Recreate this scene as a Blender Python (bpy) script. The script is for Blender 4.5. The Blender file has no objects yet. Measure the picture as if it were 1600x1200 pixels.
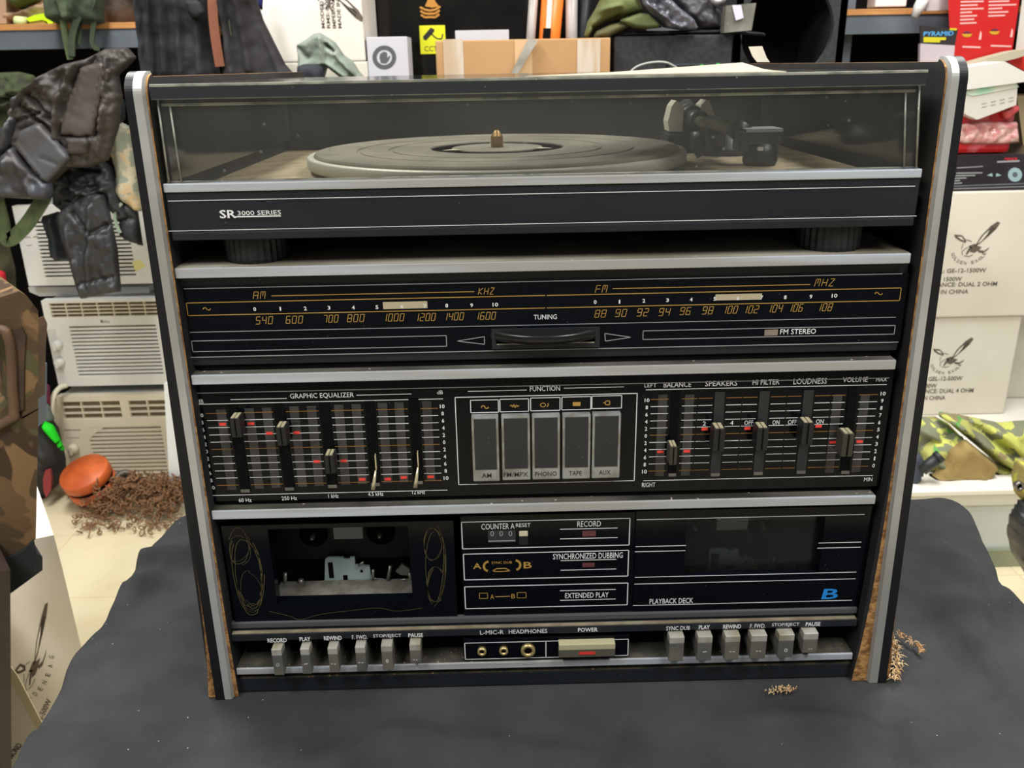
import bpy, bmesh, math, random
import numpy as np
from mathutils import Vector, Matrix, noise
random.seed(7)
sc = bpy.context.scene
COL = sc.collection
# ------------------------------------------------------------------ camera
CF, CPI, CYA, CRO = 1360.08637, 0.35047, 0.01008, -0.01861
CP = np.array([-0.02768, -0.52236, 0.4305])
fw = np.array([math.sin(CYA)*math.cos(CPI), math.cos(CYA)*math.cos(CPI), -math.sin(CPI)])
r0 = np.array([math.cos(CYA), -math.sin(CYA), 0.0]); u0_ = np.cross(r0, fw)
RR = r0*math.cos(CRO)+u0_*math.sin(CRO); UU = -r0*math.sin(CRO)+u0_*math.cos(CRO)
cam = bpy.data.cameras.new('camera'); camo_ = bpy.data.objects.new('camera', cam); COL.objects.link(camo_)
camo_.matrix_world = Matrix([[RR[0], UU[0], -fw[0], CP[0]], [RR[1], UU[1], -fw[1], CP[1]], [RR[2], UU[2], -fw[2], CP[2]], [0, 0, 0, 1]])
cam.sensor_width = 36; cam.lens = CF/1600*36; cam.clip_start = .02; cam.clip_end = 50
cam.dof.use_dof = True; cam.dof.focus_distance = .58; cam.dof.aperture_fstop = 22
sc.camera = camo_
# ------------------------------------------------------------------ world, exposure
w = bpy.data.worlds.new('world'); sc.world = w; w.use_nodes = True
w.node_tree.nodes['Background'].inputs[0].default_value = (.8, .88, 1, 1)
w.node_tree.nodes['Background'].inputs[1].default_value = .25
sc.view_settings.view_transform = 'Standard'; sc.view_settings.look = 'None'
sc.view_settings.gamma = 1; sc.view_settings.use_curve_mapping = False
sc.view_settings.exposure = 0.22
FLOOR = -.76; CEIL = 1.95
def area(name, x, y, sx, sy, e, c=(1, .99, .965)):
    l = bpy.data.lights.new(name, 'AREA'); l.shape = 'RECTANGLE'; l.size = sx; l.size_y = sy; l.energy = e; l.color = c
    o = bpy.data.objects.new(name, l); COL.objects.link(o); o.location = (x, y, CEIL-.06); return o
area('ceiling_lamp_light', -.9, -1.0, .35, 1.2, 34)
area('ceiling_lamp_light', .9, -1.0, .35, 1.2, 34)
area('ceiling_lamp_light', -.9, .95, .35, 1.2, 46)
area('ceiling_lamp_light', .9, .95, .35, 1.2, 46)

# ------------------------------------------------------------------ measuring helpers
def ray(a, b): return fw+RR*(a-800)/CF-UU*(b-600)/CF
def aty(a, b, y): d = ray(a, b); return CP+d*(y-CP[1])/d[1]
def atz(a, b, z): d = ray(a, b); return CP+d*(z-CP[2])/d[2]
def X(a, b, y): return float(aty(a, b, y)[0])
def Z(a, b, y): return float(aty(a, b, y)[2])
# ------------------------------------------------------------------ materials
def lin(c):
    return tuple((x/255/12.92 if x/255 <= .04045 else ((x/255+.055)/1.055)**2.4) for x in c)+(1,)
MATS = {}
def pm(name, col, rough=.5, metal=0, col2=None, nscale=20, nlo=.4, nhi=.6, bump=0, bscale=200, specks=None, spec=.5, coat=0, emit=None, detail=4, col3=None, sscale=None, lo3=.62):
    if name in MATS: return MATS[name]
    m = bpy.data.materials.new(name); m.use_nodes = True; nt = m.node_tree; N = nt.nodes; L = nt.links
    b = N['Principled BSDF']; b.inputs['Roughness'].default_value = rough; b.inputs['Metallic'].default_value = metal
    b.inputs['Specular IOR Level'].default_value = spec
    if coat: b.inputs['Coat Weight'].default_value = coat; b.inputs['Coat Roughness'].default_value = .06
    b.inputs['Base Color'].default_value = lin(col)
    tc = N.new('ShaderNodeTexCoord'); vec = tc.outputs['Object']
    if sscale:
        mp = N.new('ShaderNodeMapping'); mp.inputs['Scale'].default_value = sscale; L.new(vec, mp.inputs[0]); nvec = mp.outputs[0]
    else: nvec = vec
    out = None
    def mixc(fac, a, bb):
        mx = N.new('ShaderNodeMix'); mx.data_type = 'RGBA'
        L.new(fac, mx.inputs[0])
        if isinstance(a, tuple): mx.inputs[6].default_value = a
        else: L.new(a, mx.inputs[6])
        if isinstance(bb, tuple): mx.inputs[7].default_value = bb
        else: L.new(bb, mx.inputs[7])
        return mx.outputs[2]
    def nz(scale, lo, hi, det=detail, off=0):
        n = N.new('ShaderNodeTexNoise'); n.inputs['Scale'].default_value = scale; n.inputs['Detail'].default_value = det
        if off:
            ad = N.new('ShaderNodeVectorMath'); ad.operation = 'ADD'; ad.inputs[1].default_value = (off, off*.7, off*1.3); L.new(nvec, ad.inputs[0]); L.new(ad.outputs[0], n.inputs['Vector'])
        else: L.new(nvec, n.inputs['Vector'])
        mr = N.new('ShaderNodeMapRange'); mr.inputs[1].default_value = lo; mr.inputs[2].default_value = hi; L.new(n.outputs['Fac'], mr.inputs[0]); return mr.outputs[0]
    out = lin(col)
    if col2: out = mixc(nz(nscale, nlo, nhi), out, lin(col2))
    if col3: out = mixc(nz(nscale*1.3, lo3, lo3+(nhi-nlo)*.6, off=5), out, lin(col3))
    if specks:
        v = N.new('ShaderNodeTexVoronoi'); v.inputs['Scale'].default_value = specks[0]; L.new(vec, v.inputs['Vector'])
        mr = N.new('ShaderNodeMapRange'); mr.inputs[1].default_value = specks[1]; mr.inputs[2].default_value = specks[1]*.6; L.new(v.outputs['Distance'], mr.inputs[0])
        out = mixc(mr.outputs[0], out, lin(specks[2]))
    if not isinstance(out, tuple): L.new(out, b.inputs['Base Color'])
    if bump:
        n = N.new('ShaderNodeTexNoise'); n.inputs['Scale'].default_value = bscale; n.inputs['Detail'].default_value = 3; L.new(vec, n.inputs['Vector'])
        bp = N.new('ShaderNodeBump'); bp.inputs['Strength'].default_value = bump; bp.inputs['Distance'].default_value = .002; L.new(n.outputs['Fac'], bp.inputs['Height']); L.new(bp.outputs[0], b.inputs['Normal'])
    if emit: b.inputs['Emission Color'].default_value = lin(emit[0]); b.inputs['Emission Strength'].default_value = emit[1]
    MATS[name] = m; return m
def clear(name, tint=(235, 238, 235), dust=.06, dustcol=(150, 148, 135), gloss=.08, nscale=9):
    if name in MATS: return MATS[name]
    m = bpy.data.materials.new(name); m.use_nodes = True; nt = m.node_tree; N = nt.nodes; L = nt.links
    N.remove(N['Principled BSDF']); out = N['Material Output']
    t = N.new('ShaderNodeBsdfTransparent'); t.inputs[0].default_value = lin(tint)
    g = N.new('ShaderNodeBsdfGlossy'); g.inputs['Roughness'].default_value = .08
    d = N.new('ShaderNodeBsdfDiffuse'); d.inputs[0].default_value = lin(dustcol)
    tc = N.new('ShaderNodeTexCoord'); n = N.new('ShaderNodeTexNoise'); n.inputs['Scale'].default_value = nscale; n.inputs['Detail'].default_value = 7; L.new(tc.outputs['Object'], n.inputs['Vector'])
    mr = N.new('ShaderNodeMapRange'); mr.inputs[1].default_value = .35; mr.inputs[2].default_value = .75; mr.inputs[3].default_value = dust*.35; mr.inputs[4].default_value = dust*2; L.new(n.outputs['Fac'], mr.inputs[0])
    v = N.new('ShaderNodeTexVoronoi'); v.inputs['Scale'].default_value = 90; L.new(tc.outputs['Object'], v.inputs['Vector'])
    m2 = N.new('ShaderNodeMapRange'); m2.inputs[1].default_value = .10; m2.inputs[2].default_value = .06; m2.inputs[4].default_value = .5*min(1, dust*8); L.new(v.outputs['Distance'], m2.inputs[0])
    ad = N.new('ShaderNodeMath'); ad.operation = 'ADD'; ad.use_clamp = True; L.new(mr.outputs[0], ad.inputs[0]); L.new(m2.outputs[0], ad.inputs[1])
    x1 = N.new('ShaderNodeMixShader'); L.new(ad.outputs[0], x1.inputs[0]); L.new(t.outputs[0], x1.inputs[1]); L.new(d.outputs[0], x1.inputs[2])
    fr = N.new('ShaderNodeFresnel'); fr.inputs[0].default_value = 1.45
    x2 = N.new('ShaderNodeMixShader'); L.new(fr.outputs[0], x2.inputs[0]); L.new(x1.outputs[0], x2.inputs[1]); L.new(g.outputs[0], x2.inputs[2])
    L.new(x2.outputs[0], out.inputs[0]); MATS[name] = m; return m
def camo(name, cols, scale, bump=.3, rough=.85):
    if name in MATS: return MATS[name]
    m = bpy.data.materials.new(name); m.use_nodes = True; nt = m.node_tree; N = nt.nodes; L = nt.links
    b = N['Principled BSDF']; b.inputs['Roughness'].default_value = rough; b.inputs['Specular IOR Level'].default_value = .25
    tc = N.new('ShaderNodeTexCoord'); prev = lin(cols[0])
    for i, c in enumerate(cols[1:]):
        ad = N.new('ShaderNodeVectorMath'); ad.inputs[1].default_value = (i*3.7+1, i*1.3, i*2.1); L.new(tc.outputs['Object'], ad.inputs[0])
        n = N.new('ShaderNodeTexNoise'); n.inputs['Scale'].default_value = scale*(1+.15*i); n.inputs['Detail'].default_value = 2; n.inputs['Distortion'].default_value = .8; L.new(ad.outputs[0], n.inputs['Vector'])
        mr = N.new('ShaderNodeMapRange'); mr.inputs[1].default_value = .54; mr.inputs[2].default_value = .555; L.new(n.outputs['Fac'], mr.inputs[0])
        mx = N.new('ShaderNodeMix'); mx.data_type = 'RGBA'; L.new(mr.outputs[0], mx.inputs[0])
        if isinstance(prev, tuple): mx.inputs[6].default_value = prev
        else: L.new(prev, mx.inputs[6])
        mx.inputs[7].default_value = lin(c); prev = mx.outputs[2]
    L.new(prev, b.inputs['Base Color'])
    n = N.new('ShaderNodeTexNoise'); n.inputs['Scale'].default_value = 300; L.new(tc.outputs['Object'], n.inputs['Vector'])
    bp = N.new('ShaderNodeBump'); bp.inputs['Strength'].default_value = bump; bp.inputs['Distance'].default_value = .001; L.new(n.outputs['Fac'], bp.inputs['Height']); L.new(bp.outputs[0], b.inputs['Normal'])
    MATS[name] = m; return m

M_vinyl = pm('black_vinyl', (34, 34, 36), .55, col2=(44, 43, 42), nscale=14, specks=(160, .05, (110, 105, 95)), spec=.3)
M_matte = pm('black_matte_plastic', (26, 30, 35), .5, col2=(32, 36, 41), nscale=8, specks=(120, .045, (120, 118, 110)), spec=.3)
M_gloss = pm('gloss_black_acrylic', (8, 11, 17), .13, specks=(150, .045, (95, 95, 90)), spec=.17)
M_dark = pm('very_dark_interior', (10, 10, 11), .8, spec=.1)
M_slot = pm('switch_slot', (36, 37, 39), .6)
M_silver = pm('brushed_aluminium', (194, 202, 214), .38, .3, col2=(172, 172, 172), nscale=30, sscale=(.15, 1, 3))
M_silverdust = pm('dusty_aluminium', (116, 114, 106), .6, .3, col2=(50, 48, 43), nscale=22, nlo=.35, nhi=.62, sscale=(.35, 1, 1), specks=(130, .12, (196, 190, 175)))
M_trim = pm('trim_silver', (186, 188, 188), .4, .4, col2=(166, 166, 162), nscale=12)
M_chip = pm('raw_particle_board', (178, 134, 80), .9, col2=(122, 84, 46), nscale=160, bump=.6, bscale=300, col3=(210, 160, 95))
M_white = pm('white_print', (225, 226, 228), .6)
M_grey = pm('grey_print', (150, 152, 156), .6)
M_gold = pm('gold_print', (172, 136, 68), .5)
M_goldrow = pm('amber_row_print', (150, 108, 52), .5)
M_red = pm('red_indicator', (236, 66, 58), .4)
M_redd = pm('dull_red_lens', (96, 52, 58), .3)
M_key = pm('key_grey', (92, 92, 90), .5, .2, col2=(112, 108, 98), nscale=40)
M_keytip = pm('key_silver_tip', (206, 204, 196), .35, .5, col2=(178, 172, 150), nscale=60)
M_dust = pm('dust_film', (128, 118, 98), .95, col2=(104, 94, 76), nscale=60, bump=.2, bscale=400)
M_cloth = pm('black_table_cloth', (50, 51, 53), .95, col2=(64, 65, 66), nscale=16, nlo=.35, nhi=.7, bump=.35, bscale=900, specks=(70, .035, (185, 180, 168)), spec=.15)
# ------------------------------------------------------------------ mesh collector
def root_loc(p):
    while p.parent: p = p.parent
    return np.array(p.location)
class MB:
    def __init__(s): s.v = []; s.f = []; s.m = []; s.sm = []
    def add(s, vs, fs, mi=0, smooth=False):
        o = len(s.v); s.v += [tuple(float(c) for c in v) for v in vs]
        for f in fs: s.f.append(tuple(i+o for i in f)); s.m.append(mi); s.sm.append(smooth)
        return s
    def box(s, x0, x1, y0, y1, z0, z1, mi=0, bev=0):
        if x0 > x1: x0, x1 = x1, x0
        if y0 > y1: y0, y1 = y1, y0
        if z0 > z1: z0, z1 = z1, z0
        if bev:
            bm = bmesh.new(); bmesh.ops.create_cube(bm, size=1)
            for q in bm.verts: q.co = Vector((x0+(q.co.x+.5)*(x1-x0), y0+(q.co.y+.5)*(y1-y0), z0+(q.co.z+.5)*(z1-z0)))
            bev = min(bev, (x1-x0)*.45, (y1-y0)*.45, (z1-z0)*.45)
            bmesh.ops.bevel(bm, geom=bm.edges[:], offset=bev, segments=2, affect='EDGES', profile=.6)
            bm.verts.index_update(); s.add([q.co for q in bm.verts], [[q.index for q in f.verts] for f in bm.faces], mi); bm.free(); return s
        v = [(x0, y0, z0), (x1, y0, z0), (x1, y1, z0), (x0, y1, z0), (x0, y0, z1), (x1, y0, z1), (x1, y1, z1), (x0, y1, z1)]
        return s.add(v, [(0, 3, 2, 1), (4, 5, 6, 7), (0, 1, 5, 4), (1, 2, 6, 5), (2, 3, 7, 6), (3, 0, 4, 7)], mi)
    def prism(s, pts, y0, y1, mi=0, mside=None, sh=0):      # pts (x,z) ring, extruded in y
        n = len(pts); a = sum(pts[i][0]*pts[(i+1) % n][1]-pts[(i+1) % n][0]*pts[i][1] for i in range(n))
        if a < 0: pts = pts[::-1]
        v = [(p[0], y0, p[1]) for p in pts]+[(p[0]+sh, y1, p[1]) for p in pts]
        s.add(v, [tuple(range(n)), tuple(range(2*n-1, n-1, -1))], mi)
        o = len(s.v)-2*n
        for i in range(n): s.f.append((o+i, o+n+i, o+n+(i+1) % n, o+(i+1) % n)); s.m.append(mi if mside is None else mside); s.sm.append(False)
        return s
    def flat(s, pts, y, mi=0):
        n = len(pts); a = sum(pts[i][0]*pts[(i+1) % n][1]-pts[(i+1) % n][0]*pts[i][1] for i in range(n))
        if a < 0: pts = pts[::-1]
        return s.add([(p[0], y, p[1]) for p in pts], [tuple(range(n))], mi)
    def seg(s, a, b, wd, y, mi=0):                     # flat bar between two (x,z) points
        dx, dz = b[0]-a[0], b[1]-a[1]; l = math.hypot(dx, dz) or 1; nx, nz = -dz/l*wd/2, dx/l*wd/2
        return s.flat([(a[0]+nx, a[1]+nz), (b[0]+nx, b[1]+nz), (b[0]-nx, b[1]-nz), (a[0]-nx, a[1]-nz)], y, mi)
    def poly(s, pts, wd, y, mi=0, close=False):
        for i in range(len(pts)-(0 if close else 1)): s.seg(pts[i], pts[(i+1) % len(pts)], wd, y, mi)
        return s
    def tube(s, pts, r, mi=0, n=8, cap=True):
        pts = [np.array(p, float) for p in pts]; rs = r if isinstance(r, (list, tuple)) else [r]*len(pts); vs = []; fs = []; up = None
        for i, p in enumerate(pts):
            t = pts[min(i+1, len(pts)-1)]-pts[max(i-1, 0)]; t = t/(np.linalg.norm(t) or 1)
            if up is None:
                up = np.cross(t, (0, 0, 1.)) if abs(t[2]) < .9 else np.cross(t, (1., 0, 0))
            up = up-t*(up@t); up = up/(np.linalg.norm(up) or 1); bi = np.cross(t, up)
            for k in range(n): a = 2*math.pi*k/n; vs.append(p+rs[i]*(up*math.cos(a)+bi*math.sin(a)))
        for i in range(len(pts)-1):
            for k in range(n): fs.append((i*n+k, i*n+(k+1) % n, (i+1)*n+(k+1) % n, (i+1)*n+k))
        if cap: fs.append(tuple(range(n-1, -1, -1))); fs.append(tuple((len(pts)-1)*n+k for k in range(n)))
        return s.add(vs, fs, mi, True)
    def lathe(s, c, prof, axis='z', n=48, mi=0, rib=0, smooth=True):   # prof: (r, h)
        vs = []; fs = []
        for (r, h) in prof:
            for k in range(n):
                a = 2*math.pi*k/n; rr = r*(1-rib*(k % 2)); ca, sa = rr*math.cos(a), rr*math.sin(a)
                vs.append((c[0]+ca, c[1]+sa, c[2]+h) if axis == 'z' else ((c[0]+ca, c[1]+h, c[2]+sa) if axis == 'y' else (c[0]+h, c[1]+ca, c[2]+sa)))
        for i in range(len(prof)-1):
            for k in range(n): fs.append((i*n+k, i*n+(k+1) % n, (i+1)*n+(k+1) % n, (i+1)*n+k))
        if prof[0][0] > 1e-6: fs.append(tuple(range(n))[::-1])
        if prof[-1][0] > 1e-6: fs.append(tuple((len(prof)-1)*n+k for k in range(n)))
        return s.add(vs, fs, mi, smooth)
    def build(s, name, mats, parent=None):
        if not isinstance(mats, (list, tuple)): mats = [mats]
        V = np.array(s.v)
        if parent is None: L = np.array([(V[:, 0].min()+V[:, 0].max())/2, (V[:, 1].min()+V[:, 1].max())/2, V[:, 2].min()])
        else: L = root_loc(parent)
        me = bpy.data.meshes.new(name); me.from_pydata((V-L).tolist(), [], s.f); me.update()
        for m in mats: me.materials.append(m)
        me.polygons.foreach_set('material_index', s.m); me.polygons.foreach_set('use_smooth', s.sm)
        bm = bmesh.new(); bm.from_mesh(me); bmesh.ops.recalc_face_normals(bm, faces=[f for f in bm.faces]) if len(bm.faces) < 4000 and not getattr(s, 'keep', False) else None
        bm.to_mesh(me); bm.free()
        o = bpy.data.objects.new(name, me); COL.objects.link(o)
        if parent is None: o.location = L
        else: o.parent = parent
        return o
def tag(o, label=None, cat=None, group=None, kind=None):
    if label: o['label'] = label
    if cat: o['category'] = cat
    if group: o['group'] = group
    if kind: o['kind'] = kind
    return o
def thing(name, loc, label, cat, group=None):
    o = bpy.data.objects.new(name, None); COL.objects.link(o); o.location = loc; o.empty_display_size = .05
    return tag(o, label, cat, group)
def struct(o): o['kind'] = 'structure'; return o
# ------------------------------------------------------------------ printed lettering
_tc = {}
def tmesh(body, bold=False):
    k = (body, bold)
    if k in _tc: return _tc[k]
    c = bpy.data.curves.new('t', 'FONT'); c.body = body; c.size = 1; c.resolution_u = 2; c.offset = .018 if bold else .004
    o = bpy.data.objects.new('t', c); me = bpy.data.meshes.new_from_object(o)
    V = np.array([v.co[:2] for v in me.vertices]); F = [tuple(p.vertices) for p in me.polygons]
    bpy.data.objects.remove(o); bpy.data.curves.remove(c); bpy.data.meshes.remove(me)
    V = V-V.min(0); _tc[k] = (V, F); return _tc[k]
def text(mb, body, ua, ub, vt, vb, y, mi=0, bold=False, slant=0):
    """letters from ua to ub, between the rows vt and vb (rows at the middle of the word), on the plane y"""
    V, F = tmesh(body, bold); uc = (ua+ub)/2; (ua, ub) = (uc-1.1, uc+1.1) if body == '1' else (ua, ub); x0, x1 = X(ua, (vt+vb)/2, y), X(ub, (vt+vb)/2, y); zt, zb = Z(uc, vt, y), Z(uc, vb, y)
    w_, h_ = V[:, 0].max(), V[:, 1].max()
    P = [(x0+v[0]/w_*(x1-x0)+slant*v[1]/h_*(zt-zb), y, zb+v[1]/h_*(zt-zb)) for v in V]
    mb.add(P, F, mi)
def text_at(mb, body, o, ex, ez, w_, h_, mi=0, bold=False):
    """letters on any plane: origin o, unit directions ex (reading) and ez (up)"""
    V, F = tmesh(body, bold); W_, H_ = V[:, 0].max(), V[:, 1].max(); o = np.array(o); ex = np.array(ex); ez = np.array(ez)
    mb.add([o+ex*v[0]/W_*w_+ez*v[1]/H_*h_ for v in V], F, mi)
SEG = {'a': ((0, 4), (2, 4)), 'b': ((2, 4), (2, 2)), 'c': ((2, 2), (2, 0)), 'd': ((0, 0), (2, 0)), 'e': ((0, 0), (0, 2)), 'f': ((0, 2), (0, 4)), 'g': ((0, 2), (2, 2)),
       'm': ((1, 4), (1, 1.6)), 'k': ((0, 2), (2, 4)), 'l': ((0, 2), (2, 0)), 'z': ((2, 4), (0, 0))}
GL = {'0': 'abcdef', '1': 'bc', '2': 'abged', '3': 'abgcd', '4': 'fgbc', '5': 'afgcd', '6': 'afedcg', '7': 'abc', '8': 'abcdefg', '9': 'abcdfg', 'A': 'efabcg', 'M': 'efabcm', 'K': 'efkl', 'H': 'efgbc', 'Z': 'azd', 'F': 'aefg'}
def lcd(mb, s, ua, ub, vt, vb, y, mi, wd):
    n = len(s); uc = (ua+ub)/2; x0, x1 = X(ua, (vt+vb)/2, y), X(ub, (vt+vb)/2, y); zt, zb = Z(uc, vt, y), Z(uc, vb, y); h = zt-zb
    adv = (x1-x0)/n; cw = adv*.62
    for i, ch in enumerate(s):
        ox = x0+i*adv
        for sg in GL[ch]:
            (a, b), (c, d) = SEG[sg]
            mb.seg((ox+a/2*cw+b/4*h*.22, zb+b/4*h), (ox+c/2*cw+d/4*h*.22, zb+d/4*h), wd, y, mi)
def hl(mb, a, b, y, mi=0, wpx=1.3):
    p, q = aty(*a, y), aty(*b, y); z = (p[2]+q[2])/2; wd = wpx*(y-CP[1])/CF*1.1
    mb.seg((p[0], z), (q[0], z), wd, y, mi)
def rect(mb, tl, br, y, mi=0, wpx=1.3):
    p, q = aty(*tl, y), aty(*br, y); wd = wpx*(y-CP[1])/CF*1.1
    mb.poly([(p[0], p[2]), (q[0], p[2]), (q[0], q[2]), (p[0], q[2])], wd, y, mi, True)
def fill(mb, tl, br, y, mi=0, dep=0):
    p, q = aty(*tl, y), aty(*br, y)
    if dep: mb.box(p[0], q[0], y, y+dep, q[2], p[2], mi)
    else: mb.flat([(p[0], p[2]), (q[0], p[2]), (q[0], q[2]), (p[0], q[2])], y, mi)
def pl(mb, pts, y, mi=0, wpx=1.3, close=False):
    wd = wpx*(y-CP[1])/CF*1.1; mb.poly([(X(a, b, y), Z(a, b, y)) for a, b in pts], wd, y, mi, close)
# ------------------------------------------------------------------ soft bodies from an outline
def segdist(P, a, b):
    a = np.array(a, float); b = np.array(b, float); ab = b-a; t = np.clip(((P-a)@ab)/max(ab@ab, 1e-9), 0, 1); C = a+t[:, None]*ab; return np.hypot(*(P-C).T), C
def inside(P, poly):
    r = np.zeros(len(P), bool); n = len(poly)
    for i in range(n):
        (x1, y1), (x2, y2) = poly[i], poly[(i+1) % n]
        c = ((y1 > P[:, 1]) != (y2 > P[:, 1])) & (P[:, 0] < (x2-x1)*(P[:, 1]-y1)/((y2-y1) or 1e-9)+x1); r ^= c
    return r
def blob(mb, poly, y, thick=.03, R=None, ridges=(), zmin=-9, step=4, nz=.0, nsc=9, mi=0, back=.35, tilt=(0, 0), seed=0, lean=0):
    """a soft body: outline (photo px measured on plane y), padded towards the room, with folds"""
    poly = [tuple(map(float, p)) for p in poly]; A = np.array(poly); lo = A.min(0)-step; hi = A.max(0)+step
    nx = int((hi[0]-lo[0])/step)+2; ny = int((hi[1]-lo[1])/step)+2
    gx, gy = np.meshgrid(lo[0]+np.arange(nx)*step, lo[1]+np.arange(ny)*step); P = np.stack([gx.ravel(), gy.ravel()], 1)
    cc = P.reshape(ny, nx, 2)[:-1, :-1]+step/2; inc = inside(cc.reshape(-1, 2), poly).reshape(ny-1, nx-1)
    cnt = np.zeros((ny, nx), int)
    for dy in (0, 1):
        for dx in (0, 1): cnt[dy:ny-1+dy, dx:nx-1+dx] += inc
    cnt = cnt.ravel(); D = np.full(len(P), 1e9); C = P.copy()
    for i in range(len(poly)):
        d, c = segdist(P, poly[i], poly[(i+1) % len(poly)]); m = d < D; D[m] = d[m]; C[m] = c[m]
    edge = (cnt > 0) & (cnt < 4); P[edge] = C[edge]; D[edge] = 0
    R = R or 12; h = thick*np.sqrt(1-(1-np.clip(D/R, 0, 1))**2)
    for (pts, wpx, hm) in ridges:
        dd = np.full(len(P), 1e9)
        for i in range(len(pts)-1): dd = np.minimum(dd, segdist(P, pts[i], pts[i+1])[0])
        h = h+hm*np.exp(-(dd/wpx)**2)*np.clip(D/6, 0, 1)
    used = np.where(cnt > 0)[0]; idx = {int(k): i for i, k in enumerate(used)}
    vs = []; bvs = []
    for k in used:
        q = aty(P[k, 0], P[k, 1], y); n_ = nz*noise.fractal(Vector((q[0]*nsc+seed, q[2]*nsc, seed*1.7)), .8, 2, 4)*min(1, D[k]/8) if nz else 0
        yo = (P[k, 1]-lo[1])/(hi[1]-lo[1])*lean
        zq = max(q[2], zmin); vs.append((q[0], y-h[k]-n_+yo, zq)); bvs.append((q[0], y+(h[k]*back if D[k] > 0 else 0)+yo, zq))
    nb = len(vs); fs = []; bi = {}; allv = list(vs)
    for k in used:
        if cnt[k] == 4: bi[int(k)] = len(allv); allv.append(bvs[idx[int(k)]])
        else: bi[int(k)] = idx[int(k)]
    for j in range(ny-1):
        for i in range(nx-1):
            if inc[j, i]:
                a, b, c, d = j*nx+i, j*nx+i+1, (j+1)*nx+i+1, (j+1)*nx+i
                fs.append((idx[a], idx[d], idx[c], idx[b])); fs.append((bi[a], bi[b], bi[c], bi[d]))
    mb.add(allv, fs, mi, True); mb.keep = True; return mb
def strap(mb, pts, wpx, y, th=.004, mi=0):
    """flat webbing strap along px points"""
    P = [np.array([X(a, b, y), Z(a, b, y)]) for a, b in pts]; k = (y-CP[1])/CF*1.06
    n = len(P); L_ = []; 
    for i in range(n):
        t = P[min(i+1, n-1)]-P[max(i-1, 0)]; t /= np.linalg.norm(t) or 1; nn = np.array([-t[1], t[0]])*wpx*k/2; L_.append((P[i]+nn, P[i]-nn))
    for i in range(n-1):
        mb.prism([tuple(L_[i][0]), tuple(L_[i+1][0]), tuple(L_[i+1][1]), tuple(L_[i][1])], y-th/2, y+th/2, mi)
    return mb
def spline(pts, n=8):
    out = []; P = [np.array(p, float) for p in pts]; P = [2*P[0]-P[1]]+P+[2*P[-1]-P[-2]]
    for i in range(1, len(P)-2):
        for k in range(n):
            t = k/n; a, b, c, d = P[i-1], P[i], P[i+1], P[i+2]
            out.append(.5*((2*b)+(-a+c)*t+(2*a-5*b+4*c-d)*t*t+(-a+3*b-3*c+d)*t**3))
    out.append(P[-2]); return out
# ================================================================== ROOM SHELL
M_wall = pm('painted_wall', (128, 130, 134), .9, col2=(118, 120, 124), nscale=3)
M_ceil = pm('ceiling_board', (225, 224, 218), .9, col2=(215, 214, 208), nscale=8)
def floormat():
    m = bpy.data.materials.new('vinyl_floor_tiles'); m.use_nodes = True; nt = m.node_tree; N = nt.nodes; L = nt.links; b = N['Principled BSDF']; b.inputs['Roughness'].default_value = .45
    tc = N.new('ShaderNodeTexCoord'); br = N.new('ShaderNodeTexBrick'); br.offset = 0; br.inputs['Scale'].default_value = 1; br.inputs['Mortar Size'].default_value = .0012; br.inputs['Brick Width'].default_value = .305; br.inputs['Row Height'].default_value = .305
    br.inputs['Color1'].default_value = lin((220, 208, 174)); br.inputs['Color2'].default_value = lin((214, 202, 168)); br.inputs['Mortar'].default_value = lin((196, 178, 138)); L.new(tc.outputs['Object'], br.inputs['Vector'])
    n = N.new('ShaderNodeTexNoise'); n.inputs['Scale'].default_value = 6; n.inputs['Detail'].default_value = 8; L.new(tc.outputs['Object'], n.inputs['Vector'])
    mr = N.new('ShaderNodeMapRange'); mr.inputs[1].default_value = .5; mr.inputs[2].default_value = .8; mr.inputs[4].default_value = .55; L.new(n.outputs['Fac'], mr.inputs[0])
    mx = N.new('ShaderNodeMix'); mx.data_type = 'RGBA'; L.new(mr.outputs[0], mx.inputs[0]); L.new(br.outputs['Color'], mx.inputs[6]); mx.inputs[7].default_value = lin((196, 178, 136)); L.new(mx.outputs[2], b.inputs['Base Color']); return m
WX, WY0, WY1 = 2.8, -2.6, 2.75
def wallbox(n, a, m):
    mb = MB(); mb.box(*a); return struct(mb.build(n, m))
wallbox('floor', (-WX, WX, WY0, WY1, FLOOR-.1, FLOOR), floormat())
wallbox('ceiling', (-WX, WX, WY0, WY1, CEIL, CEIL+.1), M_ceil)
wallbox('wall_back', (-WX, WX, WY1, WY1+.1, FLOOR, CEIL), M_wall)
wallbox('wall_front', (-WX, WX, WY0-.1, WY0, FLOOR, CEIL), M_wall)
wallbox('wall_left', (-WX-.1, -WX, WY0, WY1, FLOOR, CEIL), M_wall)
wallbox('wall_right', (WX, WX+.1, WY0, WY1, FLOOR, CEIL), M_wall)
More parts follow.
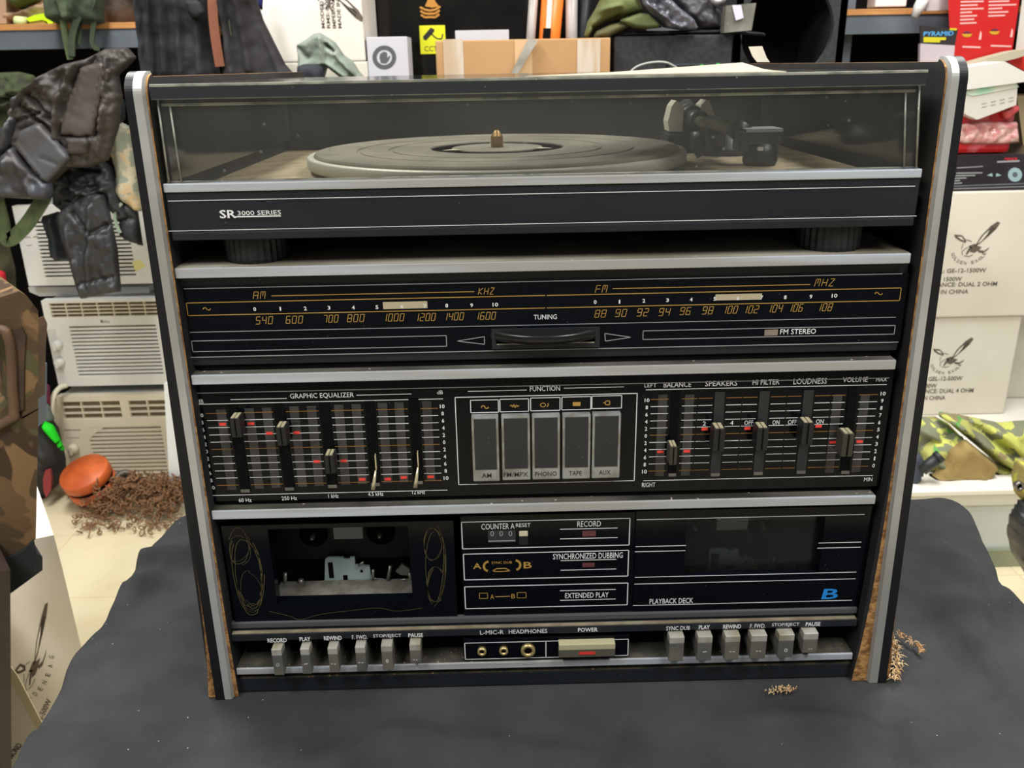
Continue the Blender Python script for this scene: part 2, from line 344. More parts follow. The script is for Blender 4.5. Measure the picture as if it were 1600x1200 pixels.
# ================================================================== TABLE AND CLOTH
bx = [(-.362, .286), (-.366, .25), (-.372, .222), (-.371, .168), (-.365, .1), (-.366, .042), (-.361, .009), (-.358, -.063), (-.362, -.14), (-.36, -.2), (-.3, -.215), (0, -.215), (.33, -.215), (.395, -.205), (.402, -.1), (.399, 0), (.400, .086), (.402, .134), (.419, .194), (.440, .262), (.437, .283), (.40, .277), (.30, .287), (0, .29), (-.2, .288)]
dense = []
for i in range(len(bx)):
    a = np.array(bx[i]); b = np.array(bx[(i+1) % len(bx)]); k = max(2, int(np.linalg.norm(b-a)/.006))
    for t in range(k): dense.append(a+(b-a)*t/k)
dense = [sum(dense[(i+j) % len(dense)] for j in (-2, -1, 0, 1, 2))/5 for i in range(len(dense))]
def zp(a, b): p = atz(a, b, 0); return np.array([p[0], p[1]])
folds = [((1553, 895), (1562, 1010), .006, -.006), ((1415, 960), (1530, 1070), .012, -.007), ((1386, 1085), (1386, 1190), .008, -.005), ((1500, 960), (1590, 1100), .02, .005), ((100, 1075), (140, 1045), .010, -.006), ((150, 1030), (320, 980), .018, .004), ((180, 960), (330, 910), .014, -.004), ((60, 1150), (330, 1110), .014, .004), ((1150, 1110), (1560, 1180), .02, .004),
         ((90, 1110), (500, 1150), .013, -.003), ((232, 868), (330, 872), .008, .008), ((240, 885), (330, 905), .008, -.005), ((600, 1150), (900, 1185), .012, .003), ((1430, 800), (1500, 797), .003, -.002), ((1440, 840), (1520, 900), .02, .004), ((190, 958), (214, 912), .011, .004), ((214, 912), (252, 886), .011, .004), ((252, 886), (330, 868), .011, .004), ((206, 962), (230, 930), .008, -.005), ((230, 930), (270, 908), .008, -.005), ((270, 908), (330, 890), .008, -.005)]
fl = [(zp(*a), zp(*b), wd, h*1.7) for a, b, wd, h in folds]
def cz(x, y):
    P = np.array([[x, y]]); h = .0012*abs(noise.noise(Vector((x*26, y*26+x*9, 3))))+.0045*noise.fractal(Vector((x*9, y*9, 1)), .9, 2, 3)+.002*math.sin(x*38+3*noise.noise(Vector((x*6, y*6, 0))))*.5
    for a, b, wd, hh in fl: h += hh*math.exp(-(segdist(P, a, b)[0][0]/wd)**2)
    dx = max(0, abs(x-.002)-.262); dy = max(0, -.012-y, y-.45); d = math.hypot(dx, dy); k = min(1, d/.03)
    return max(-.003, h)*k*k*(3-2*k)-.0006
mb = MB(); nd = len(dense); rings = 46; c0 = np.array([.02, .04]); vs = []
for r in range(1, rings+1):
    t = r/rings
    for p in dense: q = c0+(p-c0)*t; vs.append((q[0], q[1], cz(q[0], q[1])))
nr = rings
for (out, dn) in ((.0035, .0015), (.006, .006), (.0075, .014), (.008, .05), (.009, .12), (.010, .22), (.011, .34)):
    for i, p in enumerate(dense):
        n_ = dense[(i+1) % nd]-dense[i-1]; n_ = np.array([n_[1], -n_[0]]); n_ /= np.linalg.norm(n_); 
        if n_@(p-c0) < 0: n_ = -n_
        wv = .012*math.sin(i*.16+2*math.sin(i*.05))*min(1, dn/.2); q = p+n_*(out+(wv+.012*min(1, dn/.2)) * (0.6)); vs.append((q[0], q[1], cz(p[0], p[1])-dn))
    nr += 1
vs.append((c0[0], c0[1], -.0006)); ci = len(vs)-1; fs = [(ci, i, (i+1) % nd) for i in range(nd)]
for r in range(nr-1):
    for i in range(nd): fs.append((r*nd+i, (r+1)*nd+i, (r+1)*nd+(i+1) % nd, r*nd+(i+1) % nd))
mb.add(vs, fs, 0, True); o = mb.build('tablecloth', M_cloth); tag(o, 'black cloth draped over the table under the stereo', 'tablecloth')
t = thing('folding_table', (.03, .03, FLOOR), 'small table hidden beneath the black cloth, carrying the stereo', 'table')
M_tt = pm('table_laminate', (150, 130, 105), .5); mb = MB(); mb.box(-.345, .385, -.195, .265, -.035, -.005, bev=.004); mb.build('tabletop', M_tt, t)
for x in (-.32, .36):
    for y in (-.17, .24): mb = MB(); mb.tube([(x, y, -.035), (x, y, FLOOR)], .012); mb.build('leg', pm('grey_steel', (90, 92, 95), .4, .6), t)
# ================================================================== THE STEREO
YB, YP = .003, .0095
S = thing('stereo_system', (0, .15, 0), 'old black rack stereo with turntable, tuner, equalizer and twin cassette deck on black cloth', 'stereo')
# --- side panels
H_, D_ = .4298, .43
def lerp(a, b, t): return a+(b-a)*t
def side_panel(top, bot, vt, vb):
    # px at top/bottom of: board outer, trim outer, trim middle, trim inner, board inner
    zt, zb = Z(top[2], vt, 0), 0.0
    xs = [(X(a, vt, 0), X(b, vb, 0)) for a, b in zip(top, bot)]
    zvt = Z(top[2], vt, 0)
    def xx(i, z):
        t = min(1, z/zvt); v = lerp(xs[i][1], xs[i][0], t)
        if i in (0, 4):      # the board swells out of its trim only near the foot
            j = 1 if i == 0 else 3; eb, et = xs[i][1]-xs[j][1], xs[i][0]-xs[j][0]; v = lerp(xs[j][1], xs[j][0], t)+et+(eb-et)*(1-t)**(9 if i == 0 else 6)
        return v
    H = H_; r = .012; path = [(0.0, z) for z in np.linspace(0, H-r, 18)]+[(r-r*math.cos(a), H-r+r*math.sin(a)) for a in np.linspace(.1, math.pi/2, 14)]+[(y, H) for y in np.linspace(.016, D_, 12)]
    mb = MB(); n = len(path); off = .0015
    ring = [(y+ (off if z < H-r else off), z-(off if y > r*.9 else 0)) for y, z in path]
    ring2 = ring+[(D_, .0)]
    vo = [(xx(0, z), y, z) for y, z in ring2]; vi = [(xx(4, z), y, z) for y, z in ring2]; m_ = len(ring2)
    mb.add(vo+vi, [tuple(range(m_)), tuple(range(2*m_-1, m_-1, -1))], 0)
    base = len(mb.v)-2*m_
    for i in range(m_): mb.f.append((base+i, base+(i+1) % m_, base+m_+(i+1) % m_, base+m_+i)); mb.m.append(1); mb.sm.append(False)
    P = mb.build('side_panel', [M_vinyl, M_chip], S)
    for (a, b, nm, mt) in ((1, 2, 'black_edge_trim', pm('black_trim', (24, 24, 28), .45, spec=.3)), (2, 3, 'silver_edge_trim', M_trim)):
        mb = MB(); vs = []; th = .003; tp = [q for q in path if q[0] < .03]; n = len(tp)
        for k, (y, z) in enumerate(tp):
            a_, b_ = tp[max(0, k-1)], tp[min(n-1, k+1)]; t = np.array([b_[0]-a_[0], b_[1]-a_[1]]); t /= np.linalg.norm(t); nn = np.array([-t[1], t[0]])
            o_ = np.array([y, z])+nn*(th*.5); i_ = np.array([y, z])-nn*(th*.5)
            xa, xb = xx(a, z), xx(b, z); e = .0012*(1 if xb > xa else -1)
            vs += [(xa, i_[0], i_[1]), (xa+(0 if a == 2 else e), o_[0], o_[1]), (xb-(e if b == 3 else 0), o_[0], o_[1]), (xb, i_[0], i_[1])]
        fs = []
        for k in range(n-1):
            for j in range(4): fs.append((k*4+j, k*4+(j+1) % 4, (k+1)*4+(j+1) % 4, (k+1)*4+j))
        fs += [(0, 1, 2, 3), tuple(range(4*n-1, 4*n-5, -1))]
        mb.add(vs, fs, 0); mb.build(nm, mt, P)
    return P
side_panel((189, 188, 204.5, 222, 224.6), (324, 335, 352, 365, 372), 116, 1087)
side_panel((1517, 1518, 1501, 1486, 1483.2), (1391, 1385, 1369, 1354, 1331), 94, 1068)
# --- chassis with a cavity for the cassette bays
zc0 = Z(700, 800, YB)
mb = MB(); mb.box(-.2235, .2235, YP+.0015, .27, Z(850, 785, YB), Z(850, 400, .03)-.004); mb.box(-.2235, .2235, .075, .27, .004, zc0); mb.box(-.2235, .2235, .022, .075, .004, Z(850, 960, YP)); 
mb.build('chassis', M_dark, S)
# --- turntable plinth
mb = MB(); zs0 = (Z(256, 300, YB)+Z(1441, 279, YB))/2; zs1 = (Z(254, 286, YB)+Z(1441, 265, YB))/2; xl, xr = X(254, 290, YB), X(1441, 270, YB)
zpb = (Z(265, 376, YB)+Z(1433, 353, YB))/2; zl2 = (Z(262, 361, YB)+Z(1432, 338, YB))/2
mb.box(xl, xr, YB+.001, .0118, zl2, zs0-.0002, bev=.0006); mb.box(xl, xr, .0118, .325, zl2, zs1-.0100); mb.box(xl+.001, xr-.001, YB-.0005, .325, zpb, zl2-.0006, bev=.001)
pb = mb.build('turntable_plinth', M_matte, S)
mb = MB(); mb.box(xl, xr, YB, .012, zs0, zs1, bev=.0008); mb.build('silver_strip', M_silver, pb)
def deckmat():
    m = pm('dusty_deck', (158, 142, 112), .9, col2=(134, 120, 94), nscale=50, bump=.15, bscale=500, specks=(90, .07, (160, 150, 130))); return m
mb = MB(); mb.box(xl, xr, .0125, .325, zs0-.006, zs1-.0095); mb.build('deck_plate', deckmat(), pb)
ZD = zs1-.0095
mb = MB(); yy = YB-.0007
hl(mb, (262, 312), (1430, 293), yy+.001, 0, .9); hl(mb, (262, 360.5), (1432, 338), yy-.0002, 0, .9)
text(mb, 'SR', 343, 369, 328, 341, yy, 0, True); text(mb, '3000 SERIES', 371, 439, 329, 336, yy, 0); hl(mb, (368, 338.6), (439, 337.4), yy, 0, 1.6)
mb.build('lettering', M_white, pb)
# --- feet between turntable and tuner
ZB1 = (Z(273, 420, YB)+Z(1424, 397, YB))/2
for (ua, ub, vv) in ((355, 451, 400), (1245, 1341, 384)):
    yc = .0275; xa, xb = X(ua, vv, yc), X(ub, vv, yc); r = (xb-xa)/2
    mb = MB(); mb.lathe(((xa+xb)/2, yc, 0), [(r*.96, ZB1+.0005), (r, ZB1+.003), (r, zpb-.004), (r*.97, zpb+.0005)], n=56, rib=.05, smooth=False); mb.build('turntable_foot', pm('ribbed_black', (27, 29, 32), .55), S)
# --- ledge bars
def bar(lt, lb, rt, rb, yback=.30, mtop=None):
    z1 = (Z(*lt, YB)+Z(*rt, YB))/2; z0 = (Z(*lb, YB)+Z(*rb, YB))/2; xa, xb = X(*lt, YB), X(*rt, YB)
    mb = MB(); mb.box(xa, xb, YB, .02, z0, z1, bev=.0005); o = mb.build('silver_ledge', M_silver, S)
    mb = MB(); mb.box(xa+.0005, xb-.0005, YB+.0015, yback, z1-.0004, z1+.0004); mb.build('dusty_top', M_silverdust if mtop is None else mtop, o)
    return z0, z1
b1 = bar((272, 420), (273, 436), (1424, 396), (1423, 411), mtop=pm('dusty_ledge', (150, 145, 132), .8, col2=(105, 98, 84), nscale=9, specks=(90, .1, (180, 172, 155))))
b2 = bar((298, 588), (299, 602), (1401, 562), (1400, 577), .016)
b3 = bar((330, 800), (330, 813), (1369, 774), (1369, 787), .016)
b4 = bar((369, 1047), (370, 1056), (1333, 1020), (1332, 1029), .03, pm('grimy_ledge', (74, 70, 60), .85, col2=(46, 44, 39), nscale=60, specks=(190, .16, (150, 138, 108))))
# --- tuner
zt0 = (Z(297, 574, YP)+Z(1405, 545, YP))/2; xl, xr = X(276, 440, YP), X(1420, 415, YP)
mb = MB(); mb.box(xl, xr, YP, .02, zt0, b1[0]+.001, bev=.0006); mb.box(xl, xr, .018, .02, b2[1], zt0, 0); TP = mb.build('tuner_panel', M_matte, S)
yg = YP-.0012
mb = MB(); p, q = aty(286, 451, yg), aty(1406, 534, yg); mb.box(p[0], q[0], yg, YP, q[2], p[2]); gl = mb.build('dial_glass', M_gloss, TP)
y = yg-.0003; mb = MB()      # 0 white 1 gold 2 dim white
hl(mb, (287, 452), (1410, 427), y, 2, 1.2); hl(mb, (293, 560), (1404, 533), y, 2, 1.3); hl(mb, (297, 521), (1400, 494), y, 2, 1)
rect(mb, (291, 473.5), (1405.5, 469.5), y, 1, 1.2)
hl(mb, (424, 462), (741, 456), y, 1, 1.1); hl(mb, (957, 451.5), (1266, 444), y, 1, 1.1)
lcd(mb, 'AM', 395, 417, 456, 467, y, 1, .0004); lcd(mb, 'KHZ', 747, 774, 450, 460, y, 1, .0004); lcd(mb, 'FM', 930, 951, 446, 457, y, 1, .0004); lcd(mb, 'MHZ', 1273, 1306, 436, 447, y, 1, .0004)
for s_, a, b, v in (('540', 399, 428, 500.5), ('600', 446, 475, 499.5), ('700', 504, 530, 498), ('800', 542, 571, 497), ('1000', 597, 633, 496), ('1200', 647, 682, 495.5), ('1400', 692, 726, 494.5), ('1600', 741, 776, 493.5), ('88', 929, 949, 490), ('90', 961, 981, 489), ('92', 995, 1015, 488), ('94', 1029, 1049, 487.5), ('96', 1062, 1081, 486), ('98', 1097, 1116, 485), ('100', 1128, 1154, 484), ('102', 1160, 1187, 483.5), ('104', 1198, 1224, 482), ('106', 1231, 1256, 481), ('108', 1276, 1302, 480)):
    lcd(mb, s_, a, b, v-5.6, v+5.6, y, 1, .0004)
for s_, a, v in zip('0 1 2 3 4 5 6 7 8 9 10'.split(), (398, 438, 477, 514, 552, 589, 628, 664, 698, 737, 774), (483, 482.5, 482, 481, 480.5, 480, 479, 478.5, 477.5, 477, 476)): text(mb, s_, a-len(s_)*2.2, a+len(s_)*2.2, v-3, v+3, y, 0, True)
for s_, a, v in zip('0 1 2 3 4 5 6 7 8 9 10'.split(), (930, 968, 1006, 1043, 1080, 1117, 1153, 1190, 1227, 1267, 1304), (472, 471.5, 470, 469, 468, 467, 466, 465, 464.5, 463.5, 462)): text(mb, s_, a-len(s_)*2.2, a+len(s_)*2.2, v-3, v+3, y, 0, True)
for a, va, vb in ((853, 457, 484),): pl(mb, [(a, va-2), (a, vb+1)], y-.0001, 3, 2)
text(mb, 'TUNING', 834, 870, 491.5, 499, y, 0)
rect(mb, (299, 533), (698, 541), y, 2, 1.1); rect(mb, (1005, 517), (1397, 522), y, 2, 1.1)
pl(mb, [(714, 533), (757, 526), (757, 538)], y, 2, 1.1, True); pl(mb, [(945, 521), (986, 527), (946, 533)], y, 2, 1.1, True)
text(mb, 'FM STEREO', 1219, 1275, 514, 522, y, 0)
for (cx_, cy_) in ((323, 482.5), (1373, 458.5)):
    pl(mb, [(cx_-6, cy_+1), (cx_-4, cy_-2), (cx_-1, cy_-1), (cx_+1, cy_+1.5), (cx_+4, cy_+2), (cx_+6, cy_)], y, 1, 1.2)
mb.build('dial_printing', [M_white, M_gold, M_grey, M_gloss], gl)
mb = MB(); fill(mb, (1195, 515.5), (1215, 524), y-.0002, 0, .0004); mb.build('stereo_lamp', pm('amber_grey_lens', (135, 122, 112), .3), TP)
for a, b in (((598, 472), (668, 481.5)), ((1118, 460), (1190, 468))):  # pale strips paint ceiling-light reflections onto the dial glass
    mb = MB(); fill(mb, a, b, y+.0001); mb.build('dial_reflection', pm('dial_reflection_cream', (176, 166, 140) if a[0] < 700 else (150, 142, 134), .4), TP)
# tuning wheel
mb = MB(); a, b = aty(768, 515, yg-.002), aty(937, 542, yg-.002); a2, b2_ = aty(775, 521.5, yg-.002), aty(930, 536.5, yg-.002)
mb.box(a[0], b[0], yg-.002, yg+.0005, a2[2], a[2]); mb.box(a[0], b[0], yg-.002, yg+.0005, b[2], b2_[2]); mb.box(a[0], a2[0], yg-.002, yg+.0005, b2_[2], a2[2]); mb.box(b2_[0], b[0], yg-.002, yg+.0005, b2_[2], a2[2])
fr = mb.build('wheel_surround', M_matte, TP)
mb = MB(); fill(mb, (775, 521.5), (930, 536.5), yg-.0006); mb.build('wheel_opening', M_dark, fr)
mb = MB(); p = aty(853, 531.5, -.004); rw = .055; yc = -.004+rw
mb.lathe((p[0], yc, p[2]), [(rw*.95, -.0038), (rw, -.0027), (rw, .0016), (rw*.985, .0027), (rw*.95, .0031), (rw*.75, .0033)], n=160)
mb.build('tuning_wheel', pm('wheel_black', (38, 38, 40), .25, .5), TP)
mb = MB(); mb.box(X(776, 541, YB), X(930, 537, YB), YB+.004, yg-.0008, Z(853, 540.5, YB), Z(853, 538.8, YB)); mb.build('wheel_sill', pm('cream_sill', (190, 182, 165), .6), fr)
# --- equalizer and function panel
ze0 = (Z(330, 788, YP)+Z(1367, 757, YP))/2
mb = MB(); mb.box(X(304, 610, YP), X(1398, 583, YP), YP, .02, ze0, b2[0]+.001, bev=.0006); EP = mb.build('equalizer_panel', M_gloss, S)
y = YP-.0004; mb = MB()     # 0 white 1 amber 2 grey 3 gold
hl(mb, (303, 617), (1390, 588), y, 2, 1.2)
text(mb, 'dB', 308, 318, 624, 631, y, 0); text(mb, 'dB', 683, 692, 610, 616, y, 0); text(mb, 'GRAPHIC EQUALIZER', 453, 553, 614, 623, y, 0)
hl(mb, (360, 625.5), (448, 621.5), y, 0, 1); hl(mb, (557, 618), (643, 615), y, 0, 1); hl(mb, (309, 635), (692, 620), y, 0, 1.1); hl(mb, (332, 779), (699, 761), y, 0, 1.1)
for s_, a, b, v in (('60 Hz', 373, 393, 781.5), ('250 Hz', 440, 464, 778.5), ('1 kHz', 513, 529, 775), ('4.5 kHz', 575, 599, 772), ('12 kHz', 644, 664, 769)): text(mb, s_, a, b, v-3, v+3, y, 0)
slots = [(363, 634, 384, 767), (435, 631, 453, 764), (506, 629, 520, 760), (577, 626, 587, 757), (646, 623, 654, 754)]
lab = ['10', '8', '6', '4', '2', '0', '2', '4', '6', '8', '10']
def sx(sl, v): t = (v-sl[1])/(sl[3]-sl[1]); return lerp(sl[0], sl[2], t)
for i in range(11):
    vl, vr = 649+11.3*i, 635+11.2*i; ul, ur = 314+1.8*i, 691+.6*i
    text(mb, lab[i], ul-len(lab[i])*1.9, ul+len(lab[i])*1.9, vl-3, vl+3, y, 0, True); text(mb, lab[i], ur-len(lab[i])*1.9, ur+len(lab[i])*1.9, vr-3, vr+3, y, 0, True)
    z = (Z(ul, vl, y)+Z(ur, vr, y))/2; xs = [X(ul+8, vl, y)]
    for sl in slots:
        v_ = lerp(vl, vr, (sl[0]-314)/375); s_ = X(sx(sl, v_), v_, y); xs += [s_-.0042, s_+.0042]
    xs.append(X(ur-7, vr, y))
    for k in range(0, len(xs), 2): mb.seg((xs[k], z), (xs[k+1], z), .00042, y, 1 if i % 5 == 0 else 0)
# function block
rect(mb, (711, 621), (991, 751), y, 0, 1.3); text(mb, 'FUNCTION', 828, 875, 603, 611, y, 0); hl(mb, (731, 612), (823, 609), y, 0, 1); hl(mb, (881, 607), (975, 604), y, 0, 1)
for i, (a, b, vt, vb) in enumerate(((735, 780, 625.5, 644.5), (781, 827, 624, 643), (829, 876, 622, 641.5), (878, 924, 620.5, 640), (925, 972, 619, 638))):
    rect(mb, (a, vt), (b-1, vb-.5), y, 0, 1.2); c, d = (a+b)/2, (vt+vb)/2+1
    if i == 0: pl(mb, [(c-6, d+1), (c-4, d-2), (c-1, d-2), (c+1, d+2), (c+4, d+2), (c+6, d)], y, 3, 1.6)
    if i == 1: pl(mb, [(c-7, d), (c-5, d-2), (c-3, d+2), (c-1, d-3), (c+1, d+3), (c+3, d-2), (c+5, d+1), (c+7, d-1)], y, 3, 1.4)
    if i == 2: pl(mb, [(c-4+4*math.cos(q), d+3*math.sin(q)) for q in np.linspace(0, 6.28, 12)], y, 3, 1.3, True); pl(mb, [(c+4, d-3), (c+4, d+1), (c+2, d+3)], y, 3, 1.3)
    if i == 3: fill(mb, (c-6, d-3), (c+6, d+3), y, 3)
    if i == 4: pl(mb, [(c-6, d), (c-3, d), (c-2, d-3), (c+4, d-3), (c+4, d+3), (c-2, d+3), (c-3, d)], y, 3, 1.4)
# right block
for s_, a, b, vt, vb in (('LEFT', 1007, 1026, 599, 605), ('BALANCE', 1037, 1080, 597, 605), ('SPEAKERS', 1102, 1152, 595, 603), ('HI FILTER', 1176, 1218, 593, 601), ('LOUDNESS', 1240, 1292, 591, 600), ('VOLUME', 1317, 1356, 589, 597), ('MAX', 1369, 1386, 590, 596), ('RIGHT', 1003, 1024, 754, 761), ('MIN', 1350, 1363, 746, 752), ('2', 1098, 1103, 658.5, 665), ('4', 1141, 1146, 657.5, 664), ('OFF', 1163, 1177, 657, 664), ('ON', 1207, 1218, 656.5, 663.5), ('OFF', 1231, 1245, 656, 663), ('ON', 1275, 1287, 655, 662)): text(mb, s_, a, b, vt, vb, y, 0)
hl(mb, (1009, 611), (1386, 599), y, 0, 1.1); hl(mb, (1005, 752), (1364, 742), y, 0, 1.1)
rs = [(1056, 612, 1050, 742, .0028), (1125, 612, 1117, 742, .0033), (1195, 611, 1184, 740, .0033), (1264, 609, 1251, 738, .0033), (1333, 606, 1320, 738, .003)]
for i in range(11):
    vl, vr = 625.5+11.15*i, 615+11.25*i; ul, ur = 1011-.4*i, 1380-1.5*i
    text(mb, lab[i], ul-len(lab[i])*1.9, ul+len(lab[i])*1.9, vl-3, vl+3, y, 0, True); s2 = str(10-i); text(mb, s2, ur-len(s2)*2, ur+len(s2)*2, vr-3, vr+3, y, 0, True)
    z = (Z(ul, vl, y)+Z(ur, vr, y))/2; xs = [X(ul+6, vl, y)]
    for k, sl in enumerate(rs):
        v_ = lerp(vl, vr, (sl[0]-1011)/370); s_ = X(sx(sl, v_), v_, y); 
        if k > 0: g = X((rs[k-1][0]+sl[0])/2-(i*.8), v_, y)-.001*0; xs += [g-.0004, g+.0004]
        xs += [s_-.0045, s_+.0045]
    xs.append(X(ur-8, vr, y))
    for k in range(0, len(xs), 2): mb.seg((xs[k], z), (xs[k+1], z), .00042, y, 1 if i % 5 == 0 else 0)
mb.build('panel_printing', [M_white, M_goldrow, M_grey, M_gold], EP)
# indicator tracks, red indicators
leds = [(348, 663, 1), (392, 662, 1), (421, 677, 1), (463.5, 676, 1), (495, 721, 1), (537, 720, 1), (566, 749, 1), (606, 748.5, 1), (631, 746, 1), (673, 745, 1), (1032, 706, 1), (1073, 705, 1), (1301, 691, 1), (1343, 690, 1), (1101, 670.5, 0), (1168, 669.5, 0), (1279, 666, 0)]
M_track = pm('smoky_track_window', (40, 40, 43), .3, col2=(58, 58, 60), nscale=60)
for (a, v, tr) in leds:
    c = aty(a, v, y)
    if tr:
        mb = MB(); left = a < 700; zt_ = Z(a, 640-(a-348)*.04 if left else 617, y); zb_ = Z(a, 766-(a-348)*.045 if left else 744-(a-1032)*.02, y)
        mb.box(c[0]-.0030, c[0]+.0030, y+.0001, YP+.001, zb_, zt_); mb.build('indicator_track', M_track, EP)
    mb = MB(); mb.box(c[0]-.0021, c[0]+.0021, y-.0002, y+.0002, c[2]-.0009, c[2]+.0009); mb.build('red_indicator', M_red, EP)
def slotbar(sl, hw, mt, par):
    a, b = aty(sl[0], sl[1], y), aty(sl[2], sl[3], y); x_ = (a[0]+b[0])/2; mb = MB()
    mb.flat([(a[0]-hw, a[2]), (a[0]+hw, a[2]), (b[0]+hw, b[2]), (b[0]-hw, b[2])], y-.0002); o = mb.build('slider_slot', mt, par)
    mb = MB(); mb.box(b[0]-hw*.9, b[0]+hw*.9, y-.0012, y, b[2]-.0006, b[2]+.0012); mb.build('slot_end_stop', M_key, o); return o
def knob(u, v0, v1, par, dust=False, wpx=16):
    yk = -.003; a, b = aty(u, v0+3, yk), aty(u, v1, yk); hw = wpx*.00021
    mb = MB(); mb.box(a[0]-hw, a[0]+hw, yk, y-.001, b[2], a[2], bev=.0006); k = mb.build('slider_knob', pm('knob_dusty', (56, 53, 44), .8) if dust else pm('knob_black', (26, 26, 28), .5), par)
    mb = MB()
    for q in (-.45, .35): mb.box(a[0]+hw*(q-.3), a[0]+hw*(q+.3), yk+.0004, y-.003, a[2], a[2]+.0006); pass
    mb.build('knob_ridge', pm('knob_top_cream', (166, 158, 130), .6), k)
    mb = MB(); mb.box(a[0]-hw*.12, a[0]+hw*.12, yk-.0004, yk+.001, b[2]+.001, a[2]-.0005); mb.build('knob_rib', M_dark, k)
for i, sl in enumerate(slots):
    s_ = slotbar(sl, .0033, M_dark, EP)
    if i < 3: knob(*((366, 651, 684), (438, 665, 697), (514, 709, 741))[i], s_, wpx=15)
    else:
        u, va, vb = ((586, 735, 765), (652, 730, 762))[i-3]; mb = MB(); a, b = aty(u+1, va, .001), aty(u-3, vb, -.002); mb.tube([a, (a+b)/2, b], [.0006, .0012, .0015], n=6); mb.box(a[0]-.0003, a[0]+.0003, .003, .006, a[2]-.001, a[2]+.010); mb.build('bare_lever', pm('bright_lever', (226, 216, 180), .3, .6), s_)
for i, sl in enumerate(rs):
    s_ = slotbar(sl, rs[i][4], M_dark if i in (0, 4) else M_slot, EP)
    knob(*((1053, 695, 727), (1125, 667, 706), (1193, 666, 705), (1264, 658, 696), (1327, 675, 714))[i], s_, dust=i in (0, 4), wpx=12 if i == 0 else 18)
# function keys
for (tl, br, nm, ta, tb) in (((736, 652), (781, 752), 'AM', 753, 768), ((783, 651), (829, 750), 'FM/MPX', 787, 825), ((831, 650), (875, 749), 'PHONO', 836, 870), ((879, 649), (922, 748), 'TAPE', 889, 909), ((926, 647.5), (968, 747), 'AUX', 936, 954)):
    yk = -.002 if 0 else YP-.006; p, q = aty(*tl, yk), aty(*br, yk); mb = MB(); mb.box(p[0], q[0], yk, YP, q[2], p[2], bev=.0008); k = mb.build('function_button', pm('button_silver', (168, 171, 172), .4, .5, col2=(140, 140, 134), nscale=80), EP)
    hgt = p[2]-q[2]; zz = q[2]+hgt*.19; mb = MB(); mb.box(p[0]+.0016, q[0]-.0016, yk-.0004, yk+.001, zz, p[2]-.0014, bev=.0003); mb.build('dark_inlay', pm('inlay', (42, 43, 45), .55, specks=(200, .08, (110, 108, 100))), k)
    mb = MB(); c = (tl[1]+br[1])/2+41; text(mb, nm, ta, tb, c-3.5-(0), c+3.5, yk-.0003, 0); mb.build('button_lettering', pm('dark_print', (50, 50, 50), .6), k)
# --- cassette section
def door(name, tl, br, hole=None, mat=M_gloss):
    p, q = aty(*tl, YP), aty(*br, YP); mb = MB()
    if not hole: mb.box(p[0], q[0], YP, .019, q[2], p[2], bev=.0006)
    else:
        h, k = aty(*hole[0], YP), aty(*hole[1], YP)
        mb.box(p[0], q[0], YP, .019, h[2], p[2]); mb.box(p[0], q[0], YP, .019, q[2], k[2]); mb.box(p[0], h[0], YP, .019, k[2], h[2]); mb.box(k[0], q[0], YP, .019, k[2], h[2])
    return mb.build(name, mat, S)
zd0 = None
DA = door('cassette_door', (345, 822), (715, 963), ((418, 827), (645, 938)))
MP = door('deck_centre_panel', (718, 806), (988, 955))
DB = door('cassette_door', (994, 799), (1343, 947), ((1073, 812), (1279, 898)))
M_pl = pm('mechanism_plate', (186, 204, 204), .45, .2, col2=(165, 184, 182), nscale=40)
